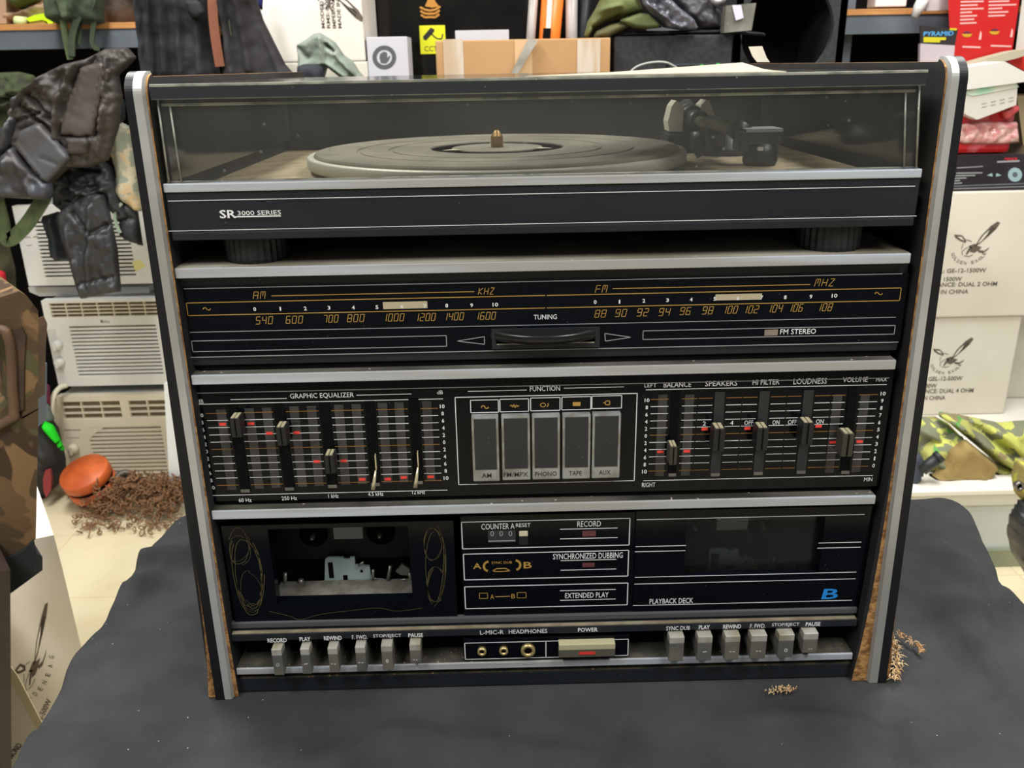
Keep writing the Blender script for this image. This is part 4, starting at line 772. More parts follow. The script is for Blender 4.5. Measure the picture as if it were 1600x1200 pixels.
M_olive = pm('olive_webbing', (84, 96, 62), .85, col2=(64, 76, 50), nscale=25, bump=.4); M_olive2 = pm('olive_dark', (62, 74, 52), .85, col2=(48, 58, 42), nscale=18, bump=.4)
g = thing('webbing_harness', (X(125, 36, 2.0), 2.0, zs_t), 'olive webbing harness with straps hanging over the left shelf beam', 'harness')
mb = blob(MB(), [(76, -30), (165, -30), (163, 20), (165, 36), (150, 40), (130, 38), (104, 36), (90, 38), (80, 30)], 2.02, .05, 12, ridges=[([(100, -20), (118, 36)], 4, .02), ([(140, -20), (120, 30)], 5, .02), ([(84, -20), (88, 36)], 5, .015)], nz=.015, nsc=14); mb.build('pouch_body', M_olive2, g)
mb = MB(); strap(mb, spline([(94, -20), (97, 20), (101, 50), (106, 76), (110, 93)], 5), 8, 1.98); mb.build('strap', M_olive, g)
mb = MB(); strap(mb, spline([(146, -5), (140, 12), (124, 24), (113, 55), (112, 88)], 5), 9, 1.975); mb.build('strap', M_olive2, g)
mb = MB(); strap(mb, spline([(146, 0), (147, 30), (144, 62), (148, 74), (156, 76)], 5), 6, 1.985); mb.build('strap', M_olive2, g)
mb = MB(); strap(mb, spline([(120, -20), (116, 15), (122, 40), (120, 68)], 5), 10, 1.99); mb.build('strap', M_olive2, g)
prismpx('grey_tag', [(107, -10), (124, -10), (120, 8), (113, 18), (110, 8)], 1.965, .003, pm('grey_green', (112, 124, 112), .8), parent=g)
mb = MB(); c = aty(187, 36, 2.2); mb.lathe((c[0], 2.22, zs_t), [(.03, .0005), (.05, .01), (.055, .05), (.052, .12), (.05, .16), (.0001, .16)], n=32); tag(mb.build('metal_pot', pm('dark_brown_glaze', (62, 52, 48), .3, .3, col2=(96, 86, 78), nscale=20)), 'dark brown shiny pot on the left shelf beside the black jackets', 'pot')
# ---- air conditioners
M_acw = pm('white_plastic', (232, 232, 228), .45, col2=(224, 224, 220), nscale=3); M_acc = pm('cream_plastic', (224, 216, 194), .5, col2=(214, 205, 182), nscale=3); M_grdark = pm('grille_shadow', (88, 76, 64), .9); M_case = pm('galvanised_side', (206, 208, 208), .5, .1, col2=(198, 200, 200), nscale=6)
def ac(tl, bl, y, wd, lab, plast, kind):
    p, q = aty(*tl, y), aty(*bl, y); x0 = (p[0]+q[0])/2; x1 = x0+wd; z1, z0 = p[2], q[2]
    r_ = thing('air_conditioner', ((x0+x1)/2, y+.2, z0), lab, 'air conditioner', 'window air conditioners stacked at the left')
    mb = MB(); mb.box(x0+.012, x1-.012, y+.03, y+.36, z0+.004, z1-.004, bev=.004); cs = mb.build('metal_casing', M_case, r_)
    return r_, x0, x1, z0, z1, y
def louvers(par, tl, br, y, n, plast, arc=False, lip=.45):
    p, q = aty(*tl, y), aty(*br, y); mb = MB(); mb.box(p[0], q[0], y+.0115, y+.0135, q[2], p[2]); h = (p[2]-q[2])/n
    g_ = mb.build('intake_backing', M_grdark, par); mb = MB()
    for i in range(n+1):
        z = p[2]-i*h; xa = p[0]
        if arc: xa = p[0]+.05*max(0, 1-i/3.2)**1.6
        if i < n or True: mb.box(xa, q[0], y+.002, y+.012, z-h*lip/2, z+h*lip/2)
    if arc: mb.prism([(p[0], p[2]+h*.3), (p[0]+.06, p[2]+h*.3), (p[0]+.02, p[2]-h*1.6), (p[0], p[2]-h*3)], y+.001, y+.012)
    mb.build('louvers', plast, par)
def front(r_, x0, x1, z0, z1, y, holes, plast):
    # moulded front with openings (px rectangles)
    H = []
    for tl, br in holes: p, q = aty(*tl, y), aty(*br, y); H.append((p[0], q[0], q[2], p[2]))
    xs = sorted(set([x0, x1]+[h[0] for h in H]+[h[1] for h in H])); zs = sorted(set([z0, z1]+[h[2] for h in H]+[h[3] for h in H])); mb = MB()
    for a, b in zip(zs, zs[1:]):
        run = None; cells = []
        for c, d in zip(xs, xs[1:]):
            mx_, mz = (c+d)/2, (a+b)/2; hole = any(h[0] < mx_ < h[1] and h[2] < mz < h[3] for h in H)
            if not hole: cells.append((c, d))
        for c, d in cells: mb.box(c, d, y, y+.03, a, b)
    mb.build('front_panel', plast, r_)
def vent(par, tl, br, y, nh, nv, plast):
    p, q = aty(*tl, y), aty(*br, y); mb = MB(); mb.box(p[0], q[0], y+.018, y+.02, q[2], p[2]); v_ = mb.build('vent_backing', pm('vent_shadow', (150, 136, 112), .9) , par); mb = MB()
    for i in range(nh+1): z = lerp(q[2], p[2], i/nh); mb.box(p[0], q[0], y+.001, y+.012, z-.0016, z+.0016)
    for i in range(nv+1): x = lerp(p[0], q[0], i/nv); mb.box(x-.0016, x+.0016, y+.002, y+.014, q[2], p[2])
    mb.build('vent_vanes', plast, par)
def dial(par, u, v, y, r, plast):
    c = aty(u, v, y); mb = MB(); mb.lathe((c[0], y-.022, c[2]), [(.0001, 0), (r*.75, .001), (r*.85, .006), (r, .012), (r, .022)], axis='y', n=28); mb.box(c[0]-r*.22, c[0]+r*.22, y-.027, y-.02, c[2]-r*.8, c[2]+r*.8, bev=.001); mb.build('control_knob', plast, par)
# top unit
A = ac((32, 322), (32, 447), 1.97, .40, 'white air conditioner at the top of the stack, behind the hanging leather jacket', M_acw, 0); r_ = A[0]
front(*A, [((52, 345), (213, 432))], M_acw); louvers(r_, (52, 345), (213, 432), A[5], 15, M_acw, lip=.5)
prismpx('display', [(20+6, 341), (34+2, 341), (35+2, 349), (21+6, 350)][:4] and [(32+3, 343), (32+12, 342.5), (32+13, 349), (32+4, 349.5)], A[5]-.001, .001, pm('display_dark', (60, 46, 40), .4), parent=r_)
prismpx('energy_sticker', [(206, 410), (218, 405), (228, 416), (212, 424)], A[5]-.0006, .0006, pm('yellow_sticker', (228, 222, 150), .6), parent=r_)
printing('button_marks', r_, lambda mb: [pl(mb, [(a, b), (a+5, b-2), (a+8, b)], A[5]-.0004, 0, 1.4) for a, b in ((48-8, 372), (52-0, 371))] + [pl(mb, [(42, 384), (50, 383)], A[5]-.0004, 0, 1)], M_inkl)
# middle unit
B = ac((62, 470), (90, 604), 1.95, .43, 'white air conditioner with two round knobs, middle of the stack', M_acw, 1); r_ = B[0]
B = (B[0], X(66, 480, 1.95), X(66, 480, 1.95)+.43, B[3], B[4], B[5])
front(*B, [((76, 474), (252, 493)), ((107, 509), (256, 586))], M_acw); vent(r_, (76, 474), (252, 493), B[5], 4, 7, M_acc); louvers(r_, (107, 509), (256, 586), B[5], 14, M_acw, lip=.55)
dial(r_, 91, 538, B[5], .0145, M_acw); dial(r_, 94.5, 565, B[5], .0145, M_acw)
boxpx('control_plate', (73, 515), (100, 582), B[5]-.001, .001, pm('pale_grey_plate', (212, 212, 208), .5), parent=r_, bev=0)
printing('brand_lettering', r_, lambda mb: text(mb, 'Midea', 157, 171, 499, 505, B[5]-.0005, 0), M_inkl)
# bottom unit
Cc = ac((88, 618), (103, 752), 1.93, .42, 'cream air conditioner with curved louver corner on the floor, lowest of the stack', M_acc, 2); r_ = Cc[0]
Cc = (Cc[0], X(88, 625, 1.93), X(88, 625, 1.93)+.42, FLOOR+.005, Z(88, 620, 1.93), Cc[5])
Cc[0].location.z = FLOOR
for o_ in Cc[0].children: pass
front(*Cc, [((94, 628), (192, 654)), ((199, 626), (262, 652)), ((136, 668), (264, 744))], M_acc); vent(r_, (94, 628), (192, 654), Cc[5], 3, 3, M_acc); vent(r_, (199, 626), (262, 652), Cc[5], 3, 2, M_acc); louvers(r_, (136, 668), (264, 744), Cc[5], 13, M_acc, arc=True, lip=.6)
dial(r_, 116, 700, Cc[5], .016, M_acc)
printing('faint_lettering', r_, lambda mb: (pl(mb, [(100, 672), (126, 672)], Cc[5]-.0005, 0, 1.8), pl(mb, [(103, 684), (124, 684)], Cc[5]-.0005, 0, 1)), M_inkl)
mb = MB(); pts = [aty(a, b, yy) for a, b, yy in ((104, 602, 1.93), (92, 607, 1.91), (83, 622, 1.88), (81, 650, 1.87), (83, 690, 1.86), (90, 712, 1.86), (98, 726, 1.86), (104, 738, 1.87))]; mb.tube(spline(pts, 6), .0075, n=10); tag(mb.build('power_cord', pm('cream_cord', (222, 218, 196), .5)), 'cream power cord curving down beside the lowest air conditioner', 'cord')
# foam filler between units
prismpx('foam_spacer', [(44, 449), (232, 449), (233, 458), (62, 463), (46, 456)], 2.02, .25, pm('white_foam', (226, 228, 230), .9), 'white foam spacer between the top and middle air conditioners', 'spacer')
# white appliance edge right of the stack
prismpx('enamel_sheet', [(256, 600), (300, 600), (312, 806), (268, 812)], 1.75, .03, pm('white_enamel', (224, 228, 230), .4), 'white enamel panel standing right of the rusty chain, mostly behind the stereo', 'panel')
# ---- floor items at the left
M_or = pm('worn_orange_paint', (214, 104, 48), .5, col2=(186, 84, 38), nscale=14, col3=(130, 84, 60)); M_rust = pm('rusty_chain', (150, 112, 78), .85, .1, col2=(110, 80, 56), nscale=60, col3=(184, 136, 86)); M_lk = pm('worn_steel', (96, 90, 82), .5, .5)
hc = atz(148, 790, FLOOR); ho = thing('chain_hoist', (hc[0], hc[1]+.05, FLOOR), 'round orange chain hoist lying on the floor with its rusty chain', 'hoist')
yh = 1.76
def disc(c, ax, r, th, mb, mi=0):
    ax = Vector(ax).normalized(); qt = Vector((0, 0, 1)).rotation_difference(ax); n = 40; pr = [(r*.96, -th/2), (r, -th/2+.004), (r, th/2-.006), (r*.95, th/2), (.0001, th/2)]; m2 = MB(); m2.lathe((0, 0, 0), [(.0001, -th/2)]+pr, n=n)
    mb.add([tuple(Vector(c)+qt@Vector(v)) for v in m2.v], m2.f, mi, True)
hn = np.array((-.15, -.36, .92)); hn /= np.linalg.norm(hn); cc_ = aty(134, 742, yh); mb = MB(); disc(cc_, tuple(hn), .070, .034, mb); mb.build('drum_cover', M_or, ho)
c2 = cc_-hn*.023; mb = MB(); disc(c2, tuple(hn), .066, .014, mb); mb.build('drum_gap', M_dark, ho)
c3 = cc_-hn*.044; mb = MB(); disc(c3, tuple(hn), .069, .03, mb); mb.build('drum_base', M_or, ho)
c4 = aty(196, 752, yh+.02); mb = MB(); mb.lathe((0, 0, 0), [(0.018, -.008), (.034, -.008), (.034, .008), (.018, .008), (.018, -.008)], n=28); qt = Vector((0, 0, 1)).rotation_difference(Vector((.3, -.8, .5)).normalized()); m3 = MB(); m3.add([tuple(Vector(c4)+qt@Vector(v)) for v in mb.v], mb.f, 0, True); m3.build('hook_ring', M_lk, ho)
rnd = random.Random(3)
mb = MB()
def link(c, mb, mi=0, L=.0098, W=.0056, r=.0015, seed=None):
    q = Matrix.Rotation(rnd.uniform(0, 6.28), 4, 'Z')@Matrix.Rotation(rnd.uniform(-1.2, 1.2), 4, 'X')@Matrix.Rotation(rnd.uniform(0, 3.1), 4, 'Y'); N1, N2 = 12, 5; vs = []; fs = []
    for i in range(N1):
        a = 2*math.pi*i/N1; ce = Vector((math.cos(a)*W, math.sin(a)*L, 0)); nr_ = Vector((math.cos(a)/W, math.sin(a)/L, 0)).normalized()
        for k in range(N2): b_ = 2*math.pi*k/N2; v = ce+nr_*(r*math.cos(b_))+Vector((0, 0, r*math.sin(b_))); vs.append(tuple(Vector(c)+(q@v)))
    for i in range(N1):
        for k in range(N2): fs.append((i*N2+k, ((i+1) % N1)*N2+k, ((i+1) % N1)*N2+(k+1) % N2, i*N2+(k+1) % N2))
    mb.add(vs, fs, mi, True)
ca_, cb_ = atz(160, 800, FLOOR), atz(300, 790, FLOOR)
for i in range(880):
    t = rnd.random()**.8; x = lerp(ca_[0]-.03, cb_[0], t)+rnd.uniform(-.02, .02); env = .035+.07*math.sin(min(1, t*1.3+.1)*math.pi*.62); yv = 1.735+.07*t*0+rnd.gauss(0, .055); d = abs(yv-1.745)/.12; zmax = env*max(.1, 1-d*d)
    link((x, yv, FLOOR+.008+rnd.random()**.7*zmax), mb)
for i in range(60): a = rnd.uniform(0, 1); p = atz(lerp(108, 165, a), lerp(776, 806, a)+rnd.uniform(-5, 5), FLOOR); link((p[0], p[1], FLOOR+.009+rnd.random()*.012), mb)
for i in range(9): p = aty(152-.6*i+(i > 4)*6, 750+i*5.5, yh-.075); link(tuple(p), mb)
for i in range(14): p = aty(188-i*1.5, 748+i*2.4, yh-.05); link(tuple(p), mb)
mb.build('rusty_chain', M_rust, ho)
mb = blob(MB(), [(40, 640), (68, 636), (92, 668), (103, 716), (104, 744), (92, 756), (70, 776), (58, 788), (30, 790), (30, 650)], 1.84, .06, 22, ridges=[([(60, 690), (95, 740)], 6, .02), ([(66, 660), (85, 700)], 5, .015)], nz=.02, nsc=12); bg = tag(mb.build('duffel_bag', pm('black_nylon', (34, 34, 36), .7, col2=(44, 42, 42), nscale=12)), 'black nylon bag with a red strap on the floor left of the lowest air conditioner', 'bag')
o = prismpx('red_strap', [(70, 736), (78, 734), (80, 748), (79, 766), (72, 778), (68, 768), (67, 750)], 1.765, .01, pm('dark_red_strap', (142, 52, 54), .8), parent=bg)
mb = blob(MB(), [(58, 656), (66, 656), (84, 664), (101, 700), (100, 706), (90, 696), (72, 676)], 1.80, .02, 10); tag(mb.build('green_cloth', pm('neon_green', (20, 214, 30), .8)), 'neon green cloth tucked between the black bag and the lowest air conditioner', 'cloth')
mb = blob(MB(), [(50, 632), (76, 630), (86, 655), (76, 664), (58, 656)], 1.83, .02, 10); tag(mb.build('grey_cloth', pm('grey_green_cloth', (98, 110, 104), .9)), 'small grey-green cloth above the neon green cloth', 'cloth')
mb = blob(MB(), [(52, 600), (78, 600), (79, 636), (70, 634), (56, 624)], 1.86, .03, 10, nz=.02, nsc=20); tag(mb.build('red_cloth', pm('crimson_cloth', (134, 26, 48), .8, col2=(96, 40, 84), nscale=12)), 'crimson cloth beneath the middle air conditioner beside the camouflage case', 'cloth')
# ---- hanging clothes, left
M_lea = pm('brown_grey_leather', (72, 65, 61), .6, col2=(56, 51, 49), nscale=14, nlo=.35, nhi=.65, bump=.35, bscale=160); M_leb = pm('black_leather', (32, 32, 36), .5, col2=(52, 54, 58), nscale=10, bump=.4, bscale=150); M_fab = pm('black_fabric', (32, 32, 37), .85, col2=(42, 42, 48), nscale=6, bump=.3, bscale=400)
hj = thing('black_coat', (X(330, 100, 1.8), 1.8, Z(330, 115, 1.8)), 'black fabric coats hanging above the left end of the stereo', 'coat')
mb = blob(MB(), [(212, -30), (300, -30), (330, -10), (334, 60), (345, 118), (350, 195), (230, 195), (222, 118), (219, 70), (214, 30)], 1.8, .04, 18, ridges=[([(222, -20), (230, 60), (236, 115)], 4, .03), ([(243, -20), (247, 115)], 4, .035), ([(262, -20), (268, 115)], 5, .03), ([(285, 0), (292, 115)], 5, .02), ([(315, 20), (322, 115)], 6, .02)], nz=.012); mb.build('coat_body', M_fab, hj)
mb = blob(MB(), [(345, -30), (398, -30), (404, 5), (412, 32), (430, 68), (446, 100), (462, 118), (466, 195), (354, 195), (350, 118), (348, 60), (340, 0)], 1.78, .045, 16, ridges=[([(352, 0), (372, 115)], 5, .03), ([(392, 10), (432, 112)], 6, -.015), ([(376, -10), (398, 110)], 6, .02)], nz=.012, seed=3); mb.build('coat_front', pm('black_fabric_warm', (30, 28, 31), .85, col2=(38, 36, 38), nscale=6), hj)
mb = MB(); strap(mb, spline([(332, -20), (333, 20), (337, 60), (344, 104)], 5), 13, 1.735); mb.build('brown_strap', pm('tan_leather', (132, 80, 58), .5), hj)
mb = MB(); strap(mb, spline([(348, -20), (352, 20), (358, 60), (360, 108)], 5), 8, 1.738); mb.build('olive_strap', pm('olive_strap', (78, 78, 64), .8), hj)
mb = blob(MB(), [(288, 0), (312, 0), (322, 22), (306, 32), (296, 24)], 1.735, .01, 8); mb.build('collar_flap', M_fab, hj)
mb = blob(MB(), [(398, -20), (412, -20), (410, 18), (402, 8)], 1.86, .01, 5); tag(mb.build('blue_cloth', pm('navy_cloth', (22, 40, 110), .8)), 'sliver of navy blue cloth between the black coat and the white box', 'cloth')
lj = thing('leather_jacket', (X(120, 200, 1.72), 1.72, Z(120, 380, 1.72)), 'brown-grey leather jacket draped with a belt tab over the air conditioners', 'jacket')
mb = blob(MB(), [(135, 92), (165, 76), (200, 74), (214, 90), (205, 100), (186, 118), (192, 150), (186, 200), (170, 250), (140, 262), (108, 262), (80, 290), (40, 300), (8, 308), (0, 260), (4, 240), (20, 205), (24, 170), (40, 140), (75, 112), (100, 100)], 1.72, .028, 9, step=2.5,
     ridges=[([(70, 118), (30, 160), (12, 215)], 5, .03), ([(130, 100), (100, 160), (95, 215)], 6, .03), ([(160, 110), (150, 160), (140, 215)], 4, -.012), ([(35, 160), (80, 200), (100, 225)], 3, -.02), ([(50, 145), (90, 190)], 3, -.015), ([(150, 90), (120, 130)], 5, -.02), ([(175, 90), (168, 200)], 4, .02), ([(45, 175), (60, 170), (95, 195)], 1.6, -.012), ([(60, 160), (95, 185)], 1.6, -.012), ([(78, 130), (30, 175), (14, 230)], 1.6, .012), ([(150, 88), (140, 100), (110, 190)], 1.6, .01), ([(168, 105), (160, 150), (152, 210)], 1.6, .012), ([(178, 150), (160, 240)], 3, .014), ([(80, 100), (125, 92)], 3, .014), ([(30, 190), (70, 175)], 2.5, -.015)], nz=.014, nsc=22); mb.build('jacket_body', M_lea, lj)
mb = blob(MB(), [(125, 105), (160, 96), (176, 110), (160, 160), (148, 213), (122, 215), (92, 210), (108, 150)], 1.69, .010, 3, ridges=[([(135, 112), (112, 205)], 2, .004)], nz=.004); mb.build('shoulder_panel', pm('leather_panel', (84, 76, 72), .5, col2=(72, 65, 61), nscale=14), lj)
mb = blob(MB(), [(102, 214), (138, 214), (142, 222), (138, 240), (108, 242)], 1.685, .014, 3); mb.build('belt_tab', M_lea, lj)
mb = blob(MB(), [(30, 205), (62, 190), (108, 240), (112, 248), (76, 286), (66, 282), (28, 236), (23, 226)], 1.682, .012, 3, ridges=[([(30, 226), (72, 282)], 2, .006), ([(66, 245), (92, 255)], 2, -.006)]); mb.build('pocket_flap', pm('leather_flap', (68, 63, 60), .5, col2=(80, 82, 88), nscale=9), lj)
mb = blob(MB(), [(-20, 262), (24, 225), (60, 270), (82, 285), (84, 300), (80, 312), (8, 309), (-20, 330)], 1.695, .03, 8, ridges=[([(20, 250), (10, 300)], 4, .02), ([(50, 280), (60, 308)], 4, .012)], nz=.012, nsc=24); mb.build('hem', pm('grey_leather', (58, 56, 58), .45, col2=(76, 84, 96), nscale=9, nlo=.5, nhi=.65), lj)
bj = thing('black_leather_jacket', (X(150, 300, 1.78), 1.78, Z(150, 462, 1.78)), 'black leather jacket whose long sleeve hangs over the white air conditioner grille', 'jacket')
mb = blob(MB(), [(84, 262), (110, 245), (150, 240), (176, 262), (188, 300), (200, 340), (186, 345), (176, 330), (100, 330), (86, 318)], 1.78, .03, 8, step=2.5, ridges=[([(100, 280), (150, 300), (180, 290)], 4, .03), ([(110, 250), (140, 265), (160, 266)], 3, -.025), ([(120, 320), (150, 285)], 4, .02)], nz=.025, nsc=18); mb.build('jacket_body', M_leb, bj)
mb = blob(MB(), [(92, 332), (110, 316), (140, 296), (166, 300), (172, 330), (184, 388), (190, 456), (165, 459), (130, 467), (122, 450), (108, 398), (96, 360)], 1.75, .032, 11, step=2.5, ridges=[([(150, 320), (146, 440)], 4, .015), ([(110, 350), (135, 450)], 4, .01), ([(120, 330), (148, 362), (170, 350)], 4, -.018), ([(128, 440), (186, 428)], 3, -.01), ([(165, 310), (180, 440)], 4, -.008)], nz=.010, nsc=20); mb.build('sleeve', pm('black_leather_sleeve', (50, 50, 53), .42, col2=(62, 64, 68), nscale=8, bump=.4, bscale=140), bj)
mb = blob(MB(), [(66, 338), (92, 330), (104, 380), (110, 405), (96, 409), (82, 402), (76, 370)], 1.8, .03, 10, ridges=[([(86, 340), (96, 400)], 4, .012)], nz=.01); mb.build('sleeve', pm('blue_black_leather', (38, 46, 54), .45), bj)
mb = blob(MB(), [(184, 320), (205, 312), (216, 330), (224, 385), (200, 376), (188, 366)], 1.8, .03, 10, ridges=[([(190, 335), (215, 340)], 3, -.012)], nz=.01); mb.build('sleeve_end', M_leb, bj)
mb = blob(MB(), [(165, 160), (180, 145), (196, 158), (196, 186), (184, 198), (172, 190)], 1.76, .03, 9); cf = mb.build('cuff', M_leb, bj)
prismpx('cuff_opening', [(174, 166), (184, 162), (188, 170), (186, 184), (178, 184), (173, 176)], 1.729, .004, M_dark, parent=cf)
mb = blob(MB(), [(166, 228), (188, 190), (208, 200), (222, 330), (214, 330), (196, 316), (182, 300), (184, 272), (176, 245)], 1.8, .03, 10, ridges=[([(190, 210), (200, 310)], 5, .01)], nz=.012); lc = tag(mb.build('camouflage_cloth', camo('pale_camo', [(196, 186, 160), (172, 172, 156), (202, 178, 140), (150, 156, 140)], 22)), 'pale desert camouflage cloth hanging beside the left edge of the stereo', 'cloth')
mb = MB(); strap(mb, spline([(190, 318), (180, 330), (181, 348), (188, 364)], 5), 4, 1.76); mb.build('drawstring', pm('pale_green_string', (150, 168, 148), .8), lc)
mb = MB(); strap(mb, spline([(-8, 300), (4, 345), (8, 372), (20, 372), (42, 350), (62, 320), (70, 306)], 6), 20, 1.70); tag(mb.build('olive_strap', M_olive), 'wide olive webbing strap looping below the leather jacket at the left', 'strap')
mb = blob(MB(), [(-20, 114), (30, 112), (55, 118), (60, 160), (30, 190), (24, 230), (-20, 240)], 1.92, .05, 14, ridges=[([(-10, 140), (20, 150), (50, 140)], 3, .03), ([(-10, 165), (20, 165), (40, 160)], 3, .03), ([(6, 120), (10, 200)], 3, .02)], nz=.03, nsc=20); tag(mb.build('olive_backpack', pm('olive_mixed', (62, 72, 40), .85, col2=(34, 38, 26), nscale=20)), 'olive green backpack in the dark behind the brown-grey leather jacket', 'backpack')
mb = blob(MB(), [(-20, 205), (12, 195), (22, 178), (24, 150), (42, 140), (30, 175), (22, 230), (6, 252), (-20, 262)], 1.70, .03, 8, ridges=[([(30, 150), (10, 230)], 3, .015)]); mb.build('hanging_sleeve', pm('grey_black_leather', (60, 60, 64), .4), lj)
mb = blob(MB(), [(-20, 300), (8, 330), (14, 380), (24, 420), (26, 462), (12, 466), (-20, 440)], 1.92, .04, 12, ridges=[([(-10, 330), (10, 420)], 4, .03)], nz=.03, nsc=14); tag(mb.build('olive_duffel', pm('olive_duffel', (72, 72, 44), .85, col2=(44, 46, 30), nscale=14)), 'olive duffel bag at the far left below the looping olive strap', 'bag')
mb = blob(MB(), [(-20, 418), (8, 424), (13, 456), (-20, 462)], 1.86, .02, 8); tag(mb.build('red_cloth', pm('bright_red_cloth', (190, 26, 40), .8)), 'bright red cloth at the far left edge above the camouflage case', 'cloth')
# ---- foreground camouflage case on brown post
M_cm = camo('brown_camo', [(110, 86, 60), (88, 84, 58), (70, 54, 42), (130, 102, 72), (86, 70, 50)], 9, bump=.8)
yc = .42
cs = thing('camouflage_case', (X(20, 900, yc), yc+.1, Z(20, 925, yc)), 'brown camouflage case with an open grip hole at the left edge', 'case')
out = [(-60, 478), (-10, 468), (30, 455), (42, 462), (60, 486), (60, 520), (59, 700), (57, 800), (56, 842), (40, 858), (18, 868), (-60, 905)]
hole = [(-60, 512), (0, 512), (10, 524), (15, 545), (16, 590), (20, 652), (12, 662), (-60, 690)]
P_ = lambda L_: [(X(a, b, yc), Z(a, b, yc)) for a, b in L_]
mb = MB(); mb.prism(P_([(-60, 478), (-10, 468), (30, 455), (42, 462), (60, 486), (60, 520), (36, 530), (26, 518), (10, 512), (-60, 512)]), yc, yc+.10, sh=-.082)
mb.prism(P_([(60, 520), (59.5, 640), (34, 655), (35, 560), (36, 530)]), yc, yc+.10, sh=-.082); mb.prism(P_([(60, 638), (59, 700), (57, 800), (56, 842), (40, 858), (18, 868), (-60, 905), (-60, 690), (12, 662), (34, 652)]), yc, yc+.10, sh=-.082)
mb.build('shell', M_cm, cs)
mb = MB(); pth = [aty(a, b, yc-.004) for a, b in spline([(-50, 516), (2, 515), (12, 526), (17, 548), (19, 600), (22, 645), (16, 655), (-50, 688)], 5)]; mb.tube([tuple(p) for p in pth], .0055, n=10); mb.build('grip', pm('worn_brown_grip', (108, 82, 60), .6, col2=(84, 62, 46), nscale=20), cs)
prismpx('hinge', [(14, 520), (34, 512), (40, 525), (38, 560), (37, 640), (20, 650), (17, 600), (18, 545)], yc-.002, .05, pm('dark_brown_edge', (84, 62, 46), .6, col2=(60, 46, 36), nscale=14), parent=cs)
mb = MB(); mb.prism(P_([(-60, 905), (18, 868), (40, 858), (56, 842), (60, 862), (69, 868), (69, 888), (20, 924), (-60, 960)]), yc-.004, yc+.10, sh=-.082); mb.build('rubber_corner', pm('black_rubber', (42, 46, 48), .7, bump=.5), cs)
prismpx('wooden_post', [(-60, 900), (16, 890), (18, 1210), (17, 1500), (-60, 1500)], yc-.07, .09, pm('dark_brown_wood', (46, 28, 22), .5, col2=(36, 22, 17), nscale=20, sscale=(6, 6, .5)), 'dark brown wooden post under the camouflage case at the left edge', 'post', sh=-.07)
prismpx('grey_case', [(-80, 578), (4, 582), (30, 596), (30, 690), (-80, 720)], yc+.5, .1, pm('blue_grey_case', (88, 98, 110), .6), 'blue-grey case seen through the grip hole of the camouflage case', 'case')
# ---- white speaker cartons, lower left
def lettering_box(par, items, y, mats=(M_ink,)):
    mb = MB()
    for it in items: text(mb, *it[:5], y, 0, True)
    return mb.build('carton_lettering', list(mats), par)
yw = .66
pts = [(-40, 880), (55, 842), (84, 836), (98, 890), (128, 1016), (150, 1120), (175, 1290), (-40, 1290)]
bb = prismpx('speaker_carton', pts, yw, .28, M_boxw, 'white carton printed with an eagle on the floor below the camouflage case', 'carton', sh=-.18)
mb = MB(); yy = yw-.0006; o_ = aty(29.3, 1115.7, yy); ex = aty(84.1, 1039.5, yy)-o_; ez = aty(18.2, 1019.2, yy)-o_; lx, lz = np.linalg.norm(ex), np.linalg.norm(ez)
eagle(mb, o_, ex/lx, ez/lz, lx, lz, (0, -.0004, 0), 0, 1, False)
P8 = [(26, 1078), (34, 1088), (45, 1092), (56, 1088), (65, 1080), (72, 1070), (78, 1058), (82, 1044), (84, 1030), (85, 1018)]
for ch, a, b in zip('GOLDENEAGLE', P8, P8[1:]):
    A_, B_ = aty(*a, yy), aty(*b, yy); t_ = (B_-A_)/np.linalg.norm(B_-A_); n_ = np.array([-t_[2], 0, t_[0]]); k8 = (yy-CP[1])/CF; text_at(mb, ch, A_, t_, n_, 7*k8, 9*k8, 0)
k8 = (yw-CP[1])/CF; text_at(mb, 'GEY-12-500W', aty(54, 1150, yy), (.52, 0, .854), (-.854, 0, .52), 96*k8, 11*k8, 0, True); mb.build('eagle_print', [M_ink, M_boxw], bb)
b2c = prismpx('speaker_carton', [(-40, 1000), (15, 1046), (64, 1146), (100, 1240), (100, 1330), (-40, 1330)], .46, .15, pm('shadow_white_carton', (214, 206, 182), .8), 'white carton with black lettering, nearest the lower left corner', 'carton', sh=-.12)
prismpx('carton_edge', [(15, 1040), (26, 1054), (70, 1138), (64, 1150), (15, 1062)], .4585, .0015, pm('tan_carton_edge', (200, 186, 148), .8), parent=b2c)
mb = MB(); k2 = (.46-CP[1])/CF; text_at(mb, 'MONO', aty(20, 1186, .4594), (.62, 0, .78), (-.78, 0, .62), 42*k2, 12*k2, 0, True); mb.build('carton_lettering', pm('black_ink', (40, 38, 36), .8), b2c)
# ---- counter behind the stereo and things on it
yt = 1.55; ztc = .24
ct = thing('storage_counter', (.15, 2.0, FLOOR), 'long dark counter behind the stereo carrying the boxes', 'counter')
mb = MB(); mb.box(-.80, .92, yt, 2.62, ztc-.03, ztc, bev=.003); mb.build('countertop', M_back, ct)
for x in (-.76, .88):
    for yy in (yt+.04, 2.58): mb = MB(); mb.box(x-.02, x+.02, yy-.02, yy+.02, FLOOR, ztc-.03); mb.build('leg', M_beam, ct)
def on_counter(name, tl, tr, y, depth, mats, label, cat, z0=ztc, bev=.003):
    a, b = aty(*tl, y), aty(*tr, y); mb = MB(); mb.box(a[0], b[0], y, y+depth, z0, (a[2]+b[2])/2, bev=bev); return tag(mb.build(name, mats), label, cat)
yq = 1.95
lowb = on_counter('speaker_carton', (428, 99), (574, 95), yq, .28, M_box, 'white carton behind the sage green cloth, lower of the pair beside the black coat', 'carton', bev=.004)
zl_ = (Z(428, 99, yq)+Z(574, 95, yq))/2
